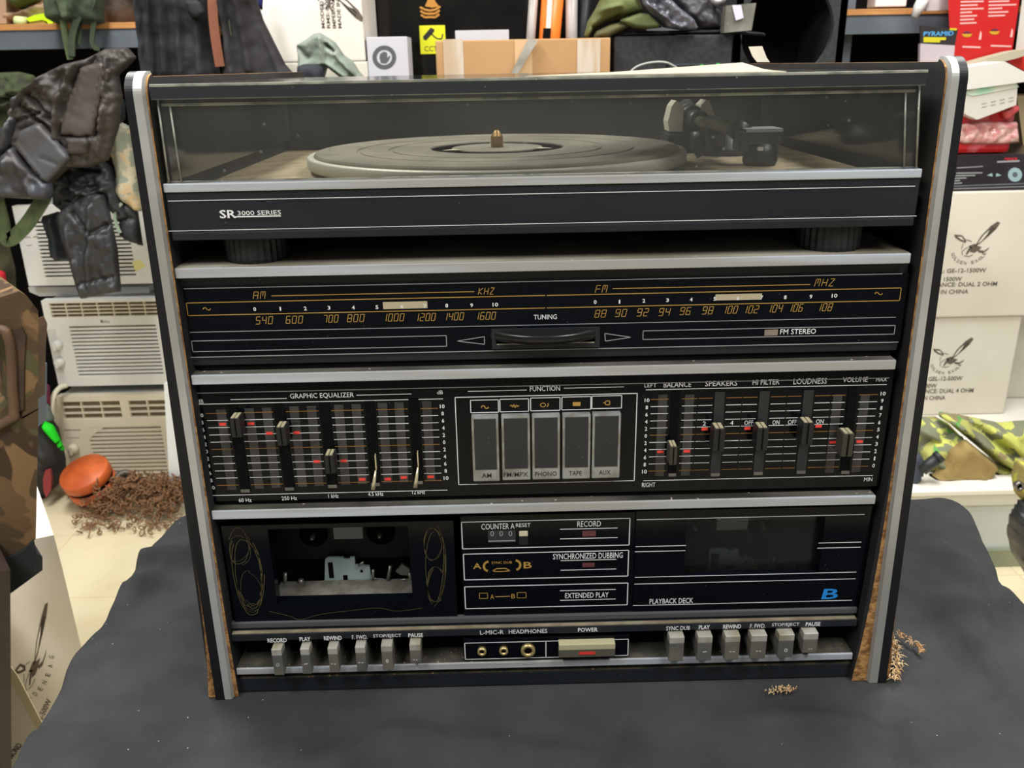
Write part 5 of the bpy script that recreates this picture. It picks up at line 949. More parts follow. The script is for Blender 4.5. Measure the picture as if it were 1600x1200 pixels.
p, q = aty(410, 60, yq), aty(569, 60, yq); mb = MB(); mb.box(p[0], q[0], yq, yq+.28, zl_+.0005, zl_+.36, bev=.004); ub = tag(mb.build('speaker_carton', M_boxw), 'white carton with sideways eagle print, standing on another carton beside the black coat', 'carton')
mb = MB(); kq = (yq-CP[1])/CF*1.02; yy = yq-.0008
eagle(mb, aty(491, -60, yy), (0, 0, -1.), (1., 0, 0), 78*kq, -62*kq*-1, (0, -.0005, 0), 0, 1, True)
for s_, u, v0, v1 in (('MODEL: GE-12', 506, 44, -34), ('RMS: 500W', 514.5, 44, -18), ('IMPEDANCE: DUAL', 523.5, 44, -50), ('MADE IN CHINA', 532, 44, -42)):
    a, b = aty(u+2, v0, yy), aty(u+2, v1, yy); text_at(mb, s_, a, (0, 0, 1.), (-1., 0, 0), b[2]-a[2], 5*kq, 0, True)
mb.build('eagle_print', [M_ink, M_boxw], ub)
mb = blob(MB(), [(464, 70), (478, 62), (490, 53), (500, 51), (512, 58), (524, 66), (538, 86), (552, 96), (562, 112), (578, 128), (540, 128), (512, 106), (506, 128), (466, 126), (466, 90)], 1.86, .04, 10, step=2.5, ridges=[([(504, 54), (508, 100)], 2.5, .03), ([(470, 75), (485, 90)], 3, -.015), ([(512, 70), (524, 80)], 2.5, -.03), ([(515, 100), (545, 120)], 4, .02), ([(528, 85), (556, 115)], 3, .015)], nz=.012, nsc=16); sg = tag(mb.build('sage_cloth', pm('sage_cloth', (138, 148, 136), .9, col2=(120, 132, 120), nscale=10)), 'sage green cloth crumpled in front of the two white cartons', 'cloth')
mb = blob(MB(), [(464, 104), (475, 100), (500, 100), (507, 108), (506, 130), (464, 130)], 1.81, .03, 9, nz=.01, nsc=20); mb.build('dark_lining', pm('dark_lining', (36, 38, 46), .8), sg)
hbx = on_counter('gloves_box', (572, 58), (636, 57), 1.95, .12, pm('lilac_white_card', (196, 196, 202), .7), 'pale grey box with a round hand emblem between the carton and the yellow camera sign', 'box', bev=.002)
mb = MB(); yy = 1.949; c = (600.5, 89.5)
def ringpx(mb, c, r0_, r1_, y, mi, n=36):
    for i in range(n):
        a, b = 2*math.pi*i/n, 2*math.pi*(i+1)/n; mb.flat([(X(c[0]+r*math.cos(t), c[1]+r*math.sin(t), y), Z(c[0]+r*math.cos(t), c[1]+r*math.sin(t), y)) for r, t in ((r0_, a), (r1_, a), (r1_, b), (r0_, b))], y, mi)
ringpx(mb, c, 12, 18.5, yy, 0)
hand = [(595, 98), (593, 90), (594, 83), (596, 84), (597, 81), (599, 82), (600, 80), (602, 81.5), (604, 81.5), (605, 84), (605, 91), (608, 87), (610, 87.5), (607, 95), (603, 99)]
mb.flat([(X(a, b, yy), Z(a, b, yy)) for a, b in hand], yy, 0); mb.build('hand_emblem', pm('charcoal_print', (84, 86, 92), .7), hbx)
for i in range(0): pass
# dark glass cabinet
dcx = thing('glass_cabinet', (X(700, 60, 2.25), 2.3, ztc), 'tall dark glass cabinet behind the cardboard box', 'cabinet')
mb = MB(); xa, xb = X(575, 60, 2.25), X(1010, 60, 2.25); mb.box(xa, xb, 2.27, 2.55, ztc, 1.5); mb.build('cabinet_body', pm('cabinet_dark', (30, 29, 29), .7, col2=(44, 40, 38), nscale=6), dcx)
mb = MB(); mb.box(xa, xb, 2.25, 2.256, ztc, 1.5); mb.build('glass_front', clear('dark_glass', (150, 150, 150), .05, (90, 85, 80)), dcx)
for tl, br, c in (((594, -20), (628, 35), (62, 54, 50)), ((615, 14), (648, 30), (98, 92, 84)), ((740, -20), (800, 40), (40, 38, 37)), ((580, -10), (592, 50), (48, 36, 34))): boxpx('stored_box', tl, br, 2.258, .01, pm('stored_%d' % c[0], c, .8), parent=dcx, bev=0)
sgn = boxpx('camera_sign', (655, 40), (697, 84), 2.243, .003, pm('yellow_sign', (222, 222, 20), .6), 'yellow CCTV camera sign behind the cardboard box', 'sign', bev=.001)
mb = MB(); yy = 2.2425; M_bk = pm('black_ink', (40, 38, 36), .8)
mb.flat([(X(a, b, yy), Z(a, b, yy)) for a, b in ((661, 57), (673, 43), (679, 46), (678, 50), (666, 63), (662, 62))], yy, 0)
pl(mb, [(673, 52), (682, 60), (690, 61), (692, 53)], yy, 0, 1.6); text(mb, 'CCTV', 663, 690, 72, 80, yy, 0); mb.build('camera_symbol', M_bk, sgn)
mb = MB(); yy = 2.2445; mb.flat([(X(a, b, yy), Z(a, b, yy)) for a, b in ((666, -8), (676, -12), (680, 2), (686, 10), (676, 12), (664, 10), (668, 0))], yy, 0)
for i in range(3): pl(mb, [(656+2*i*.4, 11+i*6), (664, 15+i*6), (672, 16.5+i*5), (680, 15+i*6), (688-i*.8, 10+i*6)], yy, 0, 2.6)
tag(mb.build('gold_emblem', pm('gold_foil', (190, 132, 52), .5, .2)), 'gold crest sticker with ribbons on the dark cabinet glass above the yellow sign', 'sticker')
on_counter('white_paper_pack', (711, 48), (795, 46), 2.1, .03, pm('lilac_white_card', (214, 212, 222), .7), 'flat white pack standing behind the cardboard box', 'pack', bev=.001)
# cardboard box with tape
cb = on_counter('cardboard_box', (680, 62), (954, 60.5), 1.68, .35, pm('kraft_cardboard', (184, 144, 100), .85, col2=(176, 136, 92), nscale=5), 'kraft cardboard box closed with clear tape behind the turntable', 'box')
M_tape = pm('clear_tape', (206, 192, 176), .3, col2=(190, 168, 142), nscale=20, sscale=(2, 1, .3))
for a, b in ((692, 726), (902, 937), (804, 832)):
    mb = MB(); p, q = aty(a, 61.5, 1.6795), aty(b, 140, 1.6795); mb.box(p[0], q[0], 1.6785, 1.6799, ztc+.01, p[2]); mb.build('tape', M_tape if a != 804 else pm('faint_tape', (212, 176, 134), .4), cb)
prismpx('wrapped_stick', [(826, 60), (841, 63), (800, 130), (792, 128)], 1.66, .01, pm('grey_wrap', (140, 136, 128), .4, col2=(170, 166, 158), nscale=30), 'grey wrapped stick leaning across the front of the cardboard box', 'stick')
# poles between the box and the caps
for (pts, c, lab, nm) in (([(826, -30), (845, -30), (836, 62), (822, 62)], (152, 148, 144), 'grey translucent tube at the left of the orange stick', 'grey_tube'), ([(850, -30), (881, -30), (875, 62), (842, 62)], (240, 118, 40), 'orange and yellow stick in packaging standing behind the cardboard box', 'orange_stick'), ([(884, -30), (902, -30), (902, 62), (884, 62)], (158, 154, 152), 'grey plastic-wrapped tube right of the orange stick', 'grey_tube')):
    y_ = 2.1; mb = MB(); a, b = aty(*[(pts[0][0]+pts[1][0])/2, -30], y_), aty((pts[2][0]+pts[3][0])/2, 62, y_); r_b = (X(pts[2][0], 62, y_)-X(pts[3][0], 62, y_))/2; mb.tube([(b[0], y_, ztc), tuple(b), tuple(a)], [r_b, r_b, r_b*1.05], n=20); o = tag(mb.build(nm, pm(nm+'_m', c, .4, col2=tuple(min(255, int(v*1.12)) for v in c), nscale=12)), lab, 'stick' if 'orange' in nm else 'tube')
    if nm == 'orange_stick': prismpx('white_stripe', [(857, -30), (865, -30), (860, 48), (853, 48)], y_-r_b-.004, .003, pm('pale_stripe', (236, 226, 214), .5), parent=o); prismpx('black_clip', [(849, 44), (861, 44), (860, 60), (848, 60)], y_-r_b-.006, .005, M_dark, parent=o)
mb = MB(); a, b = aty(906, -30, 2.12), aty(903, 62, 2.12); mb.tube([(b[0]+.012, 2.12, ztc), (b[0]+.012, 2.12, b[2]), (a[0]+.02, 2.12, a[2])], .016, n=10); tag(mb.build('black_tube', M_matte), 'thin black tube standing between the grey tube and the olive caps', 'tube')
# subwoofer boxes
M_carpet = pm('black_speaker_carpet', (44, 45, 47), .95, col2=(54, 55, 57), nscale=80, bump=.8, bscale=500)
sb = on_counter('speaker_cabinet', (960, 57), (1146, 53.5), 1.72, .4, M_carpet, 'low black speaker cabinet right of the cardboard box, olive caps on top', 'speaker', bev=.006)
mb = MB(); a, b = aty(1045, 102, 1.66), aty(1150, 95, 1.66); mb.box(a[0], b[0], 1.66, 1.705, ztc, (a[2]+b[2])/2, bev=.004); dv = tag(mb.build('black_device', M_matte), 'small black device with green lights in front of the low black speaker cabinet', 'device')
mb = MB(); [mb.box(X(u, 97, 1.659)-.004, X(u, 97, 1.659)+.004, 1.6592, 1.66, Z(u, v, 1.659)-.004, Z(u, v, 1.659)) for u, v in ((1097, 101), (1122, 98.5))]; mb.build('green_light', pm('green_led', (60, 190, 90), .4), dv)
mb = MB(); mb.tube(spline([aty(a, b, yy) for a, b, yy in ((975, 125, 1.64), (992, 106, 1.64), (1015, 98, 1.64), (1040, 97.5, 1.64), (1058, 106, 1.65))], 6), .0022, n=8); tag(mb.build('grey_cable', pm('grey_cable', (170, 172, 170), .5)), 'thin grey cable arching in front of the low black speaker cabinet', 'cable')
# enclosure with round hole
yE = 1.80; ec = (1230, 46); re = 64
en = thing('speaker_enclosure', (X(1232, 60, yE), yE+.2, ztc), 'black speaker enclosure with an empty round woofer hole', 'speaker')
x0, x1 = X(1148, 50, yE), X(1321, 46, yE); zt_ = Z(1232, -60, yE); cE = aty(*ec, yE); rE = re*(yE-CP[1])/CF*1.06
mb = MB(); n = 48; vs = []; fs = []
for i in range(n):
    a = 2*math.pi*i/n; dx, dz = math.cos(a), math.sin(a); tX = ((x1 if dx > 0 else x0)-cE[0])/dx if abs(dx) > 1e-6 else 1e9; tZ = ((zt_ if dz > 0 else ztc)-cE[2])/dz if abs(dz) > 1e-6 else 1e9; t = min(tX, tZ)
    vs += [(cE[0]+dx*rE, yE, cE[2]+dz*rE), (cE[0]+dx*t, yE, cE[2]+dz*t), (cE[0]+dx*rE, yE+.02, cE[2]+dz*rE)]
for i in range(n): j = (i+1) % n; fs += [(i*3, i*3+1, j*3+1, j*3), (i*3, j*3, j*3+2, i*3+2)]
for cx_, cz_ in ((x0, zt_), (x1, zt_), (x0, ztc), (x1, ztc)):
    ks = sorted(range(n), key=lambda i: (vs[i*3+1][0]-cx_)**2+(vs[i*3+1][2]-cz_)**2)[:2]; vs.append((cx_, yE, cz_)); fs.append((ks[0]*3+1, ks[1]*3+1, len(vs)-1))
mb.add(vs, fs, 0); mb.box(x0, x0+.018, yE, yE+.38, ztc, zt_); mb.box(x1-.018, x1, yE, yE+.38, ztc, zt_); mb.box(x0, x1, yE+.001, yE+.38, ztc, ztc+.018); mb.box(x0, x1, yE+.001, yE+.38, zt_-.018, zt_); mb.box(x0, x1, yE+.36, yE+.38, ztc, zt_); mb.build('enclosure_shell', M_carpet, en)
mb = MB(); mb.box(x0+.02, x1-.02, yE+.3, yE+.355, ztc+.02, zt_-.02); mb.build('inner_lining', pm('brown_dark_lining', (26, 22, 20), .9), en)
# caps and bag on the low cabinet
M_cap = pm('peaked_hat', (104, 112, 66), .85, col2=(88, 96, 56), nscale=10)
cp = thing('peaked_hat', (X(980, 50, 1.78), 1.78, Z(980, 56, 1.78)), 'olive green peaked cap on the low black speaker cabinet', 'cap')
mb = blob(MB(), [(912, 58), (918, 34), (930, 14), (942, -10), (990, -12), (1003, 15), (1000, 24), (968, 30), (948, 34), (928, 46), (920, 58)], 1.78, .07, 14, step=2.5, ridges=[([(930, 20), (962, 12)], 4, .02), ([(925, 44), (965, 26)], 2.5, -.03)], nz=.01); mb.build('crown', M_cap, cp)
mb = blob(MB(), [(966, 32), (1000, 20), (1014, 22), (1026, 34), (1036, 43), (1010, 46), (990, 44), (975, 38)], 1.72, .02, 6, step=2.5); mb.build('peak', M_cap, cp)
mb = blob(MB(), [(925, 60), (932, 48), (952, 38), (972, 34), (984, 42), (968, 50), (950, 60)], 1.74, .03, 8, step=2.5); tag(mb.build('peaked_hat', pm('olive_hat_dark', (92, 88, 56), .85)), 'second darker olive cap lying under the peaked cap', 'cap')
mb = blob(MB(), [(950, 58), (985, 48), (1040, 48), (1130, 45), (1200, 52), (1195, 57), (1146, 53), (1060, 55), (1000, 58)], 1.76, .03, 5, step=2.5); tag(mb.build('black_cloth', M_fab), 'flat black cloth under the caps on the low black speaker cabinet', 'cloth')
mb = blob(MB(), [(990, -20), (1095, -20), (1112, 0), (1120, 30), (1125, 46), (1100, 50), (1060, 47), (1036, 43), (1020, 28), (1005, 16)], 1.79, .06, 14, step=2.5, ridges=[([(1010, 0), (1070, 45)], 5, .02), ([(1030, -10), (1085, 42)], 4, -.02)], nz=.02, nsc=18); wc = tag(mb.build('wrapped_hat', pm('charcoal_cloth', (58, 56, 62), .6)), 'dark cap inside a clear plastic bag beside the olive cap', 'cap')
mb = blob(MB(), [(996, -20), (1030, -20), (1060, 10), (1085, 30), (1092, 46), (1070, 48), (1042, 44), (1022, 26), (1006, 10)], 1.715, .02, 8, step=2.5, nz=.02, nsc=30, ridges=[([(1005, 5), (1060, 44)], 2.5, .02)]); mb.build('plastic_wrap', pm('milky_plastic', (112, 112, 124), .3, col2=(82, 82, 92), nscale=30, nlo=.4, nhi=.6, coat=.5), wc)
mb = blob(MB(), [(1094, -20), (1128, -20), (1136, 2), (1120, 10), (1112, 8)], 1.74, .02, 8, step=2.5, nz=.01, nsc=30); mb.build('plastic_fold', pm('pale_plastic', (176, 172, 180), .25), wc)
mb = blob(MB(), [(1098, 14), (1124, 14), (1127, 50), (1098, 48)], 1.79, .04, 8); tag(mb.build('grey_pouch', pm('grey_black_pouch', (48, 48, 50), .8)), 'small dark pouch between the wrapped cap and the clear packet', 'pouch')
mb = MB(); P4 = [aty(*p_, 1.73) for p_ in ((1130, 10), (1176, 6), (1169, 48), (1126, 52))]; M_clr = clear('packet_plastic', (225, 225, 215), .3, (190, 188, 176))
mb.prism([(p_[0], p_[2]) for p_ in P4], 1.70, 1.74); pk = tag(mb.build('clear_packet', M_clr), 'clear plastic packet with a white label at the corner of the speaker enclosure', 'packet')
prismpx('white_label', [(1144, 8), (1158, 8), (1162, 28), (1150, 32)], 1.696, .003, pm('lilac_label', (206, 202, 220), .6), parent=pk); prismpx('dark_content', [(1138, 30), (1164, 24), (1162, 42), (1134, 46)], 1.715, .01, pm('dark_content', (70, 68, 62), .6), parent=pk)
# things behind/on the stereo top
mb = MB(); T_ = [(820, 123.5), (960, 112.5), (1105, 103), (1160, 97.5), (1172, 104), (1198, 116), (1225, 121)]; yA, yB2 = .04, .30
vs = [tuple(aty(820, 123.6, .04)), tuple(aty(1030, 122, .04)), tuple(aty(1228, 121, .04)), tuple(aty(1198, 115, .14)), tuple(aty(1172, 104, .26)), tuple(aty(1160, 97.5, .31)), tuple(aty(1105, 103, .29)), tuple(aty(960, 112.5, .16))]
zmn = ztop+.0006; vs = [(v[0], v[1], max(v[2], zmn)) for v in vs]; m8 = len(vs)
mb.add(vs+[(v[0], v[1], v[2]-.0005) for v in vs], [tuple(range(m8)), tuple(range(2*m8-1, m8-1, -1))]+[(i, m8+i, m8+(i+1) % m8, (i+1) % m8) for i in range(m8)]); tag(mb.build('cream_card', pm('cream_card', (176, 168, 146), .8, spec=.2)), 'cream card sheet lying on top of the turntable dust cover', 'card')
yg_ = .30; mb = MB(); P5 = [aty(*p_, .29) for p_ in ((1170, 73), (1191, 72), (1198, 90), (1203, 97), (1183, 97), (1176, 88))]; mb.prism([(p_[0], p_[2]) for p_ in P5], .29, .291); tag(mb.build('curled_label', pm('curled_label_white', (232, 226, 208), .7)), 'curled white label sticking up behind the top right of the stereo', 'label')
# ---- right side tower on white bench
ybn = 1.33; zbn = Z(1500, 767, ybn)
bn = thing('white_bench', (1.75, ybn+.4, FLOOR), 'white low bench with aluminium rails carrying the camouflage clothes and cartons', 'bench')
xb0, xb1 = .94, 2.55
mb = MB(); mb.box(xb0, xb1, ybn, 2.04, zbn-.014, zbn, bev=.003); mb.build('bench_top', pm('white_bench_top', (232, 228, 218), .5), bn)
mb = MB(); mb.box(xb0, xb1, ybn+.004, ybn+.03, Z(1500, 792, ybn), zbn-.014, bev=.002); mb.build('rail', pm('satin_rail', (206, 206, 198), .35, .3), bn)
mb = MB(); mb.box(xb0, xb1, ybn+.012, ybn+.022, Z(1500, 862, ybn), Z(1500, 793, ybn)); mb.build('front_panel', pm('frosted_panel', (190, 196, 196), .35, .1, col2=(206, 210, 208), nscale=4), bn)
mb = MB(); mb.box(xb0, xb1, ybn+.002, ybn+.024, FLOOR, Z(1500, 862, ybn), bev=.001); mb.build('lower_rail', pm('grey_green_rail', (120, 128, 108), .5, col2=(168, 168, 140), nscale=2), bn)
yr_ = 1.80
# cartons
def carton(tl, tr, br, y, dep, lab, z0=None):
    a, b, c = aty(*tl, y), aty(*tr, y), aty(*br, y); mb = MB(); mb.box(a[0], c[0], y, y+dep, c[2] if z0 is None else z0, (a[2]+b[2])/2, bev=.004); return tag(mb.build('speaker_carton', M_box), lab, 'carton', 'eagle print cartons stacked at the right')
low = carton((1400, 497), (1586, 492), (1568, 648), yr_, .23, 'white eagle carton for dual 4 ohm speaker, lower of the right stack', zbn+.001)
zlo = (Z(1400, 497, yr_)+Z(1586, 492, yr_))/2
up = carton((1410, 303), (1640, 296), (1640, 490), yr_-.01, .24, 'white eagle carton for dual 2 ohm speaker, upper of the right stack', zlo+.001)
def eprint(par, y, ea, lines):
    mb = MB(); (u, v, w_, h_) = ea; k = (y-CP[1])/CF; o_ = aty(u, v+h_, y-.0008); eagle(mb, o_, np.array([1., 0, 0]), np.array([0, 0, 1.]), w_*k*1.05, h_*k*1.06, (0, -.0006, 0), 0, 1)
    for l in lines: text(mb, l[0], l[1], l[2], l[3]-3.4, l[3]+3.4, y-.0008, 0, True)
    mb.build('eagle_print', [M_ink, M_box], par)
eprint(up, yr_-.01, (1484, 350, 67, 60), (('MODEL: GE-12-1500W', 1440, 1541, 423), ('1500W', 1475, 1503, 436), ('IMPEDANCE: DUAL 2 OHM', 1437, 1558, 444.5), ('MADE IN CHINA', 1441, 1513, 456)))
eprint(low, yr_, (1452, 526, 62, 56), (('MODEL: GEL-12-500W', 1416, 1504, 592), ('500W', 1441, 1464, 603), ('IMPEDANCE: DUAL 4 OHM', 1415, 1521, 611), ('MADE IN CHINA', 1418, 1477, 622)))
carton((1586, 485), (1720, 481), (1720, 655), yr_+.12, .3, 'plain white carton at the right edge behind the eagle cartons', zbn+.001)
zup = (Z(1410, 303, yr_-.01)+Z(1640, 296, yr_-.01))/2
# car speaker box
yk_ = yr_; a, b = aty(1450, 246, yk_), aty(1700, 236, yk_); mb = MB(); mb.box(a[0], b[0], yk_, yk_+.28, zup+.001, (a[2]+b[2])/2, bev=.003); sk = tag(mb.build('speaker_box', pm('glossy_black_box', (30, 28, 32), .3, col2=(46, 42, 48), nscale=5)), 'glossy black speaker box with silver cone picture, on the upper eagle carton', 'box')
mb = MB(); yy = yk_-.0008; ringpx(mb, (1586, 273), 4, 11, yy, 1); ringpx(mb, (1586, 273), 0.1, 3.5, yy, 2, 14)
for u in (1547, 1560): mb.flat([(X(u+a_, 274+b_, yy), Z(u+a_, 274+b_, yy)) for a_, b_ in (((-5, 0), (3, -3.5), (4, 2)) if u == 1547 else ((5, 0), (-3, -3.5), (-4, 2)))], yy, 1)
for i, (a_, b_) in enumerate(((1494, 1535), (1493, 1524), (1492, 1510), (1491, 1500), (1490, 1503))): pl(mb, [(a_, 271+i*4-.4), (b_, 270+i*4)], yy, 0, 1.6)
pl(mb, [(1495, 262.5), (1536, 260)], yy, 0, 1.2); pl(mb, [(1558, 253), (1593, 251.5)], yy, 0, 2.4); text(mb, 'MAXX', 1570, 1590, 246, 250.5, yy, 3, True); pl(mb, [(1490, 291), (1620, 286)], yy, 2, 2); pl(mb, [(1490, 295), (1620, 291)], yy, 0, 1)
mb.build('box_print', [M_grey, pm('silver_cone_print', (150, 178, 184), .5), pm('dark_cone', (96, 100, 110), .5), pm('red_ink', (206, 44, 52), .6)], sk)
zsk = (a[2]+b[2])/2
# red wrapped parcel
a, b = aty(1470, 168, yk_-.0), aty(1592, 166, yk_); mb = MB(); mb.box(a[0], X(1591, 200, yk_), yk_+.02, yk_+.22, zsk+.001, Z(1530, 166, yk_), bev=.012); rp_ = tag(mb.build('red_parcel', pm('glossy_red_wrap', (190, 34, 38), .25, col2=(206, 92, 98), nscale=18, nlo=.5, nhi=.6, coat=.6)), 'red parcel with clear tape on the glossy black speaker box', 'parcel')
mb = blob(MB(), [(1488, 196), (1530, 190), (1590, 190), (1592, 222), (1560, 226), (1500, 224)], yk_+.018, .008, 8, step=2.5, nz=.012, nsc=40); mb.build('tape', pm('pink_tape', (214, 138, 140), .25, col2=(232, 190, 186), nscale=40, coat=.4), rp_)
mb = blob(MB(), [(1565, 175), (1575, 166), (1590, 163), (1592, 172), (1576, 186), (1568, 186)], yk_+.01, .015, 6, step=2.5); mb.build('flap', pm('pink_red_flap', (206, 84, 88), .4), rp_)
zrp = Z(1530, 166, yk_)
# white-green box (tilted)
gb = prismpx('white_green_box', [(1506, 142), (1590, 131), (1588, 164), (1527, 187), (1507, 178)], yk_-.02, .16, pm('white_card', (206, 202, 194), .6), 'white box with a pale green lid resting tilted on the red parcel', 'box')
prismpx('green_lid', [(1504, 145), (1520, 150), (1592, 136), (1588, 130), (1540, 132)], yk_-.022, .02, pm('mint_print', (158, 214, 184), .6, col2=(224, 226, 214), nscale=14), parent=gb)
printing('small_print', gb, lambda mb: [pl(mb, [(1534+i*14, 168-i*3), (1542+i*14, 166-i*3)], yk_-.0206, 0, 1) for i in range(4)]+[pl(mb, [(1534+i*14, 163-i*3), (1542+i*14, 161-i*3)], yk_-.0206, 0, 1) for i in range(4)], M_inkl)
wb_ = prismpx('white_carton', [(1490, 116), (1505, 106), (1570, 96), (1600, 112), (1640, 118), (1640, 130), (1600, 128), (1505, 141)], yk_-.03, .22, pm('white_styro', (212, 210, 205), .7), 'flat white carton lying on the white box with green lid', 'carton')
# red cartons
rc = prismpx('red_carton', [(1480, -40), (1598, -40), (1590, 20), (1581, 82), (1548, 96), (1500, 104), (1480, 104), (1484, 60)], 1.92, .12, pm('red_card', (190, 30, 30), .45), 'bright red carton with white text columns behind the right end of the stereo', 'carton', sh=.07)
def redprint(mb):
    yy = 1.9194
    for c0_, c1_, n_, v0 in ((1500, 1537, 7, 2), (1544, 1588, 6, -4)):
        for i in range(n_):
            w_ = (1, .75, 1, .5, .72, .6, .7)[i]; pl(mb, [(c0_+1-.2*i, v0+i*5.6+1), (c0_+(c1_-c0_)*w_, v0+i*5.6)], yy, 0, 1.8)
    for u, v in ((1503, 52), (1546, 48)):
        mb.flat([(X(u+8+8*math.cos(t), v+4*math.sin(t)+1, yy), Z(u+8+8*math.cos(t), v+5*math.sin(t)+1, yy)) for t in np.linspace(0, math.pi, 12)], yy, 1); mb.flat([(X(u+8+6*math.cos(t), v-3*math.sin(t), yy), Z(u+8+6*math.cos(t), v-3*math.sin(t), yy)) for t in np.linspace(0, math.pi, 10)], yy, 2)
    for u, v in ((1532, 54), (1581, 50)): mb.flat([(X(a_, b_, yy), Z(a_, b_, yy)) for a_, b_ in ((u-3, v+8), (u, v-6), (u+2, v-2), (u+1, v+8))], yy, 0)
    pl(mb, [(1504, 73), (1532, 74)], yy, 0, 2); pl(mb, [(1548, 71.5), (1580, 72.5)], yy, 0, 2)
printing('carton_print', rc, redprint, [pm('pale_pink_ink', (230, 176, 172), .6), pm('mustard_ink', (196, 152, 30), .6), pm('plum_ink', (92, 40, 70), .6)])
prismpx('white_red_carton', [(1602, -40), (1700, -40), (1700, 100), (1586, 84)], 1.93, .1, pm('white_card', (206, 202, 194), .6), 'white carton edge at the top right corner beside the red carton', 'carton', sh=.075)
prismpx('long_white_lid', [(1500, 103), (1545, 90), (1584, 80), (1610, 76), (1610, 84), (1586, 92), (1504, 110)], 1.86, .05, pm('cream_card', (176, 168, 146), .8, spec=.2), 'thin cream lid leaning across the bottom of the red carton', 'lid')
prismpx('red_bag', [(1575, 96), (1620, 80), (1620, 150), (1600, 110), (1588, 104)], 1.90, .03, pm('scarlet', (214, 44, 34), .5), 'scarlet packet under the cream lid at the right edge', 'packet')
prismpx('tan_box', [(1589, 150), (1680, 146), (1680, 234), (1600, 236)], yk_+.25, .1, pm('tan_card', (196, 176, 136), .8), 'tan box behind the red parcel at the right edge', 'box')
# hanging packs
pk2 = thing('blister_pack', (X(1467, 70, 1.88), 1.88, Z(1467, 98, 1.88)), 'hanging blister pack with black header and blue title, right of the shelf beam', 'pack')
prismpx('header_card', [(1438, 40), (1497, 46), (1492, 71), (1438, 68)], 1.88, .004, pm('black_header', (40, 36, 36), .5), parent=pk2)
mb = MB(); text(mb, 'PYRAMID', 1443, 1490, 49, 56, 1.8795, 0, True, .004); pl(mb, [(1443, 60), (1478, 60.5)], 1.8795, 1, 3.4); pl(mb, [(1443, 64), (1469, 64.5)], 1.8795, 1, 3); pl(mb, [(1484, 45.5), (1495, 46)], 1.8795, 1, 2.5); mb.build('header_print', [pm('sky_blue_ink', (80, 160, 216), .5), pm('yellow_ink', (196, 186, 30), .5)], pk2)
prismpx('clear_pouch', [(1438, 68), (1492, 71), (1489, 104), (1437, 104)], 1.878, .012, pm('lilac_plastic', (188, 176, 182), .25, coat=.4), parent=pk2)
prismpx('hanging_pack', [(1446, -30), (1500, -30), (1499, 13), (1497, 15), (1448, 17), (1445, 12)], 1.97, .012, pm('pale_blister', (196, 188, 190), .3), 'pale grey blister pack hanging at the top beside the red carton', 'pack')
mb = MB(); mb.tube([aty(1446, -8, 1.96), aty(1436, 12, 1.96), aty(1428, 27, 1.96)], [.016, .015, .008], n=12); tag(mb.build('white_sachet', pm('white_sachet', (220, 216, 212), .4)), 'slim white sachet hanging over the right end of the shelf beam', 'sachet')
zs_r = Z(1370, 14, 2.1)
boxpx('white_paper_box', (1372, -30), (1416, 10), 2.12, .06, pm('paper_white', (222, 218, 222), .7), 'white paper box standing on the right shelf', 'box')
boxpx('white_strip', (1326, -30), (1331, 11), 2.12, .02, pm('paper_white', (222, 218, 222), .7), 'narrow white strip at the left end of the right shelf', 'strip', bev=.001)
# camouflage clothing on the bench
M_cg = camo('woodland_camo', [(172, 174, 98), (100, 158, 82), (142, 128, 96), (192, 196, 102), (124, 128, 104)], 9)
yj = 1.42
cl = thing('camouflage_jacket', (X(1530, 700, yj), yj+.08, zbn+.002), 'green and yellow camouflage jacket heaped on the white bench', 'jacket')
mb = blob(MB(), [(1415, 652), (1460, 650), (1480, 660), (1500, 680), (1500, 760), (1410, 766)], yj+.10, .05, 14, zmin=zbn+.001, ridges=[([(1430, 660), (1490, 700)], 6, .02)], nz=.02, nsc=9); mb.build('jacket_back', M_cg, cl)
mb = blob(MB(), [(1463, 648), (1475, 644), (1500, 648), (1560, 660), (1620, 655), (1660, 700), (1650, 740), (1590, 738), (1556, 722), (1520, 692), (1484, 662)], yj+.06, .06, 16, zmin=zbn+.001, ridges=[([(1475, 650), (1530, 690), (1590, 728)], 7, .035), ([(1510, 655), (1570, 700)], 5, -.03), ([(1550, 665), (1600, 720)], 6, .02)], nz=.02, nsc=9); mb.build('sleeve', M_cg, cl)
mb = blob(MB(), [(1436, 700), (1452, 690), (1490, 676), (1504, 682), (1512, 700), (1490, 740), (1440, 730)], yj+.04, .04, 10, zmin=zbn+.001, ridges=[([(1440, 705), (1470, 722)], 6, .02)], nz=.01); mb.build('front_flap', M_cg, cl)
mb = blob(MB(), [(1500, 690), (1508, 686), (1558, 726), (1532, 762), (1480, 764), (1462, 768), (1450, 750), (1474, 722), (1482, 704)], yj-.005, .03, 7, zmin=zbn+.001, ridges=[([(1500, 690), (1478, 730)], 4, -.008), ([(1520, 700), (1530, 750)], 5, .004)], nz=.006); mb.build('pocket_flap', pm('khaki_flap', (158, 136, 84), .9, col2=(146, 124, 74), nscale=10, col3=(190, 190, 84), lo3=.66), cl)
mb = blob(MB(), [(1536, 740), (1558, 728), (1580, 732), (1582, 762), (1536, 764)], yj+.02, .03, 8, zmin=zbn+.001, nz=.015, nsc=20); mb.build('jacket_hem', M_cg, cl)
bk = thing('black_buckle_strap', (X(1448, 730, yj-.03), yj-.03, zbn+.002), 'dark grey buckle and strap beside the camouflage jacket', 'strap')
mb = blob(MB(), [(1418, 708), (1432, 704), (1446, 722), (1440, 745), (1428, 762), (1414, 768)], yj-.03, .02, 7, zmin=zbn+.001); mb.build('webbing', pm('slate_webbing', (62, 68, 80), .8), bk)
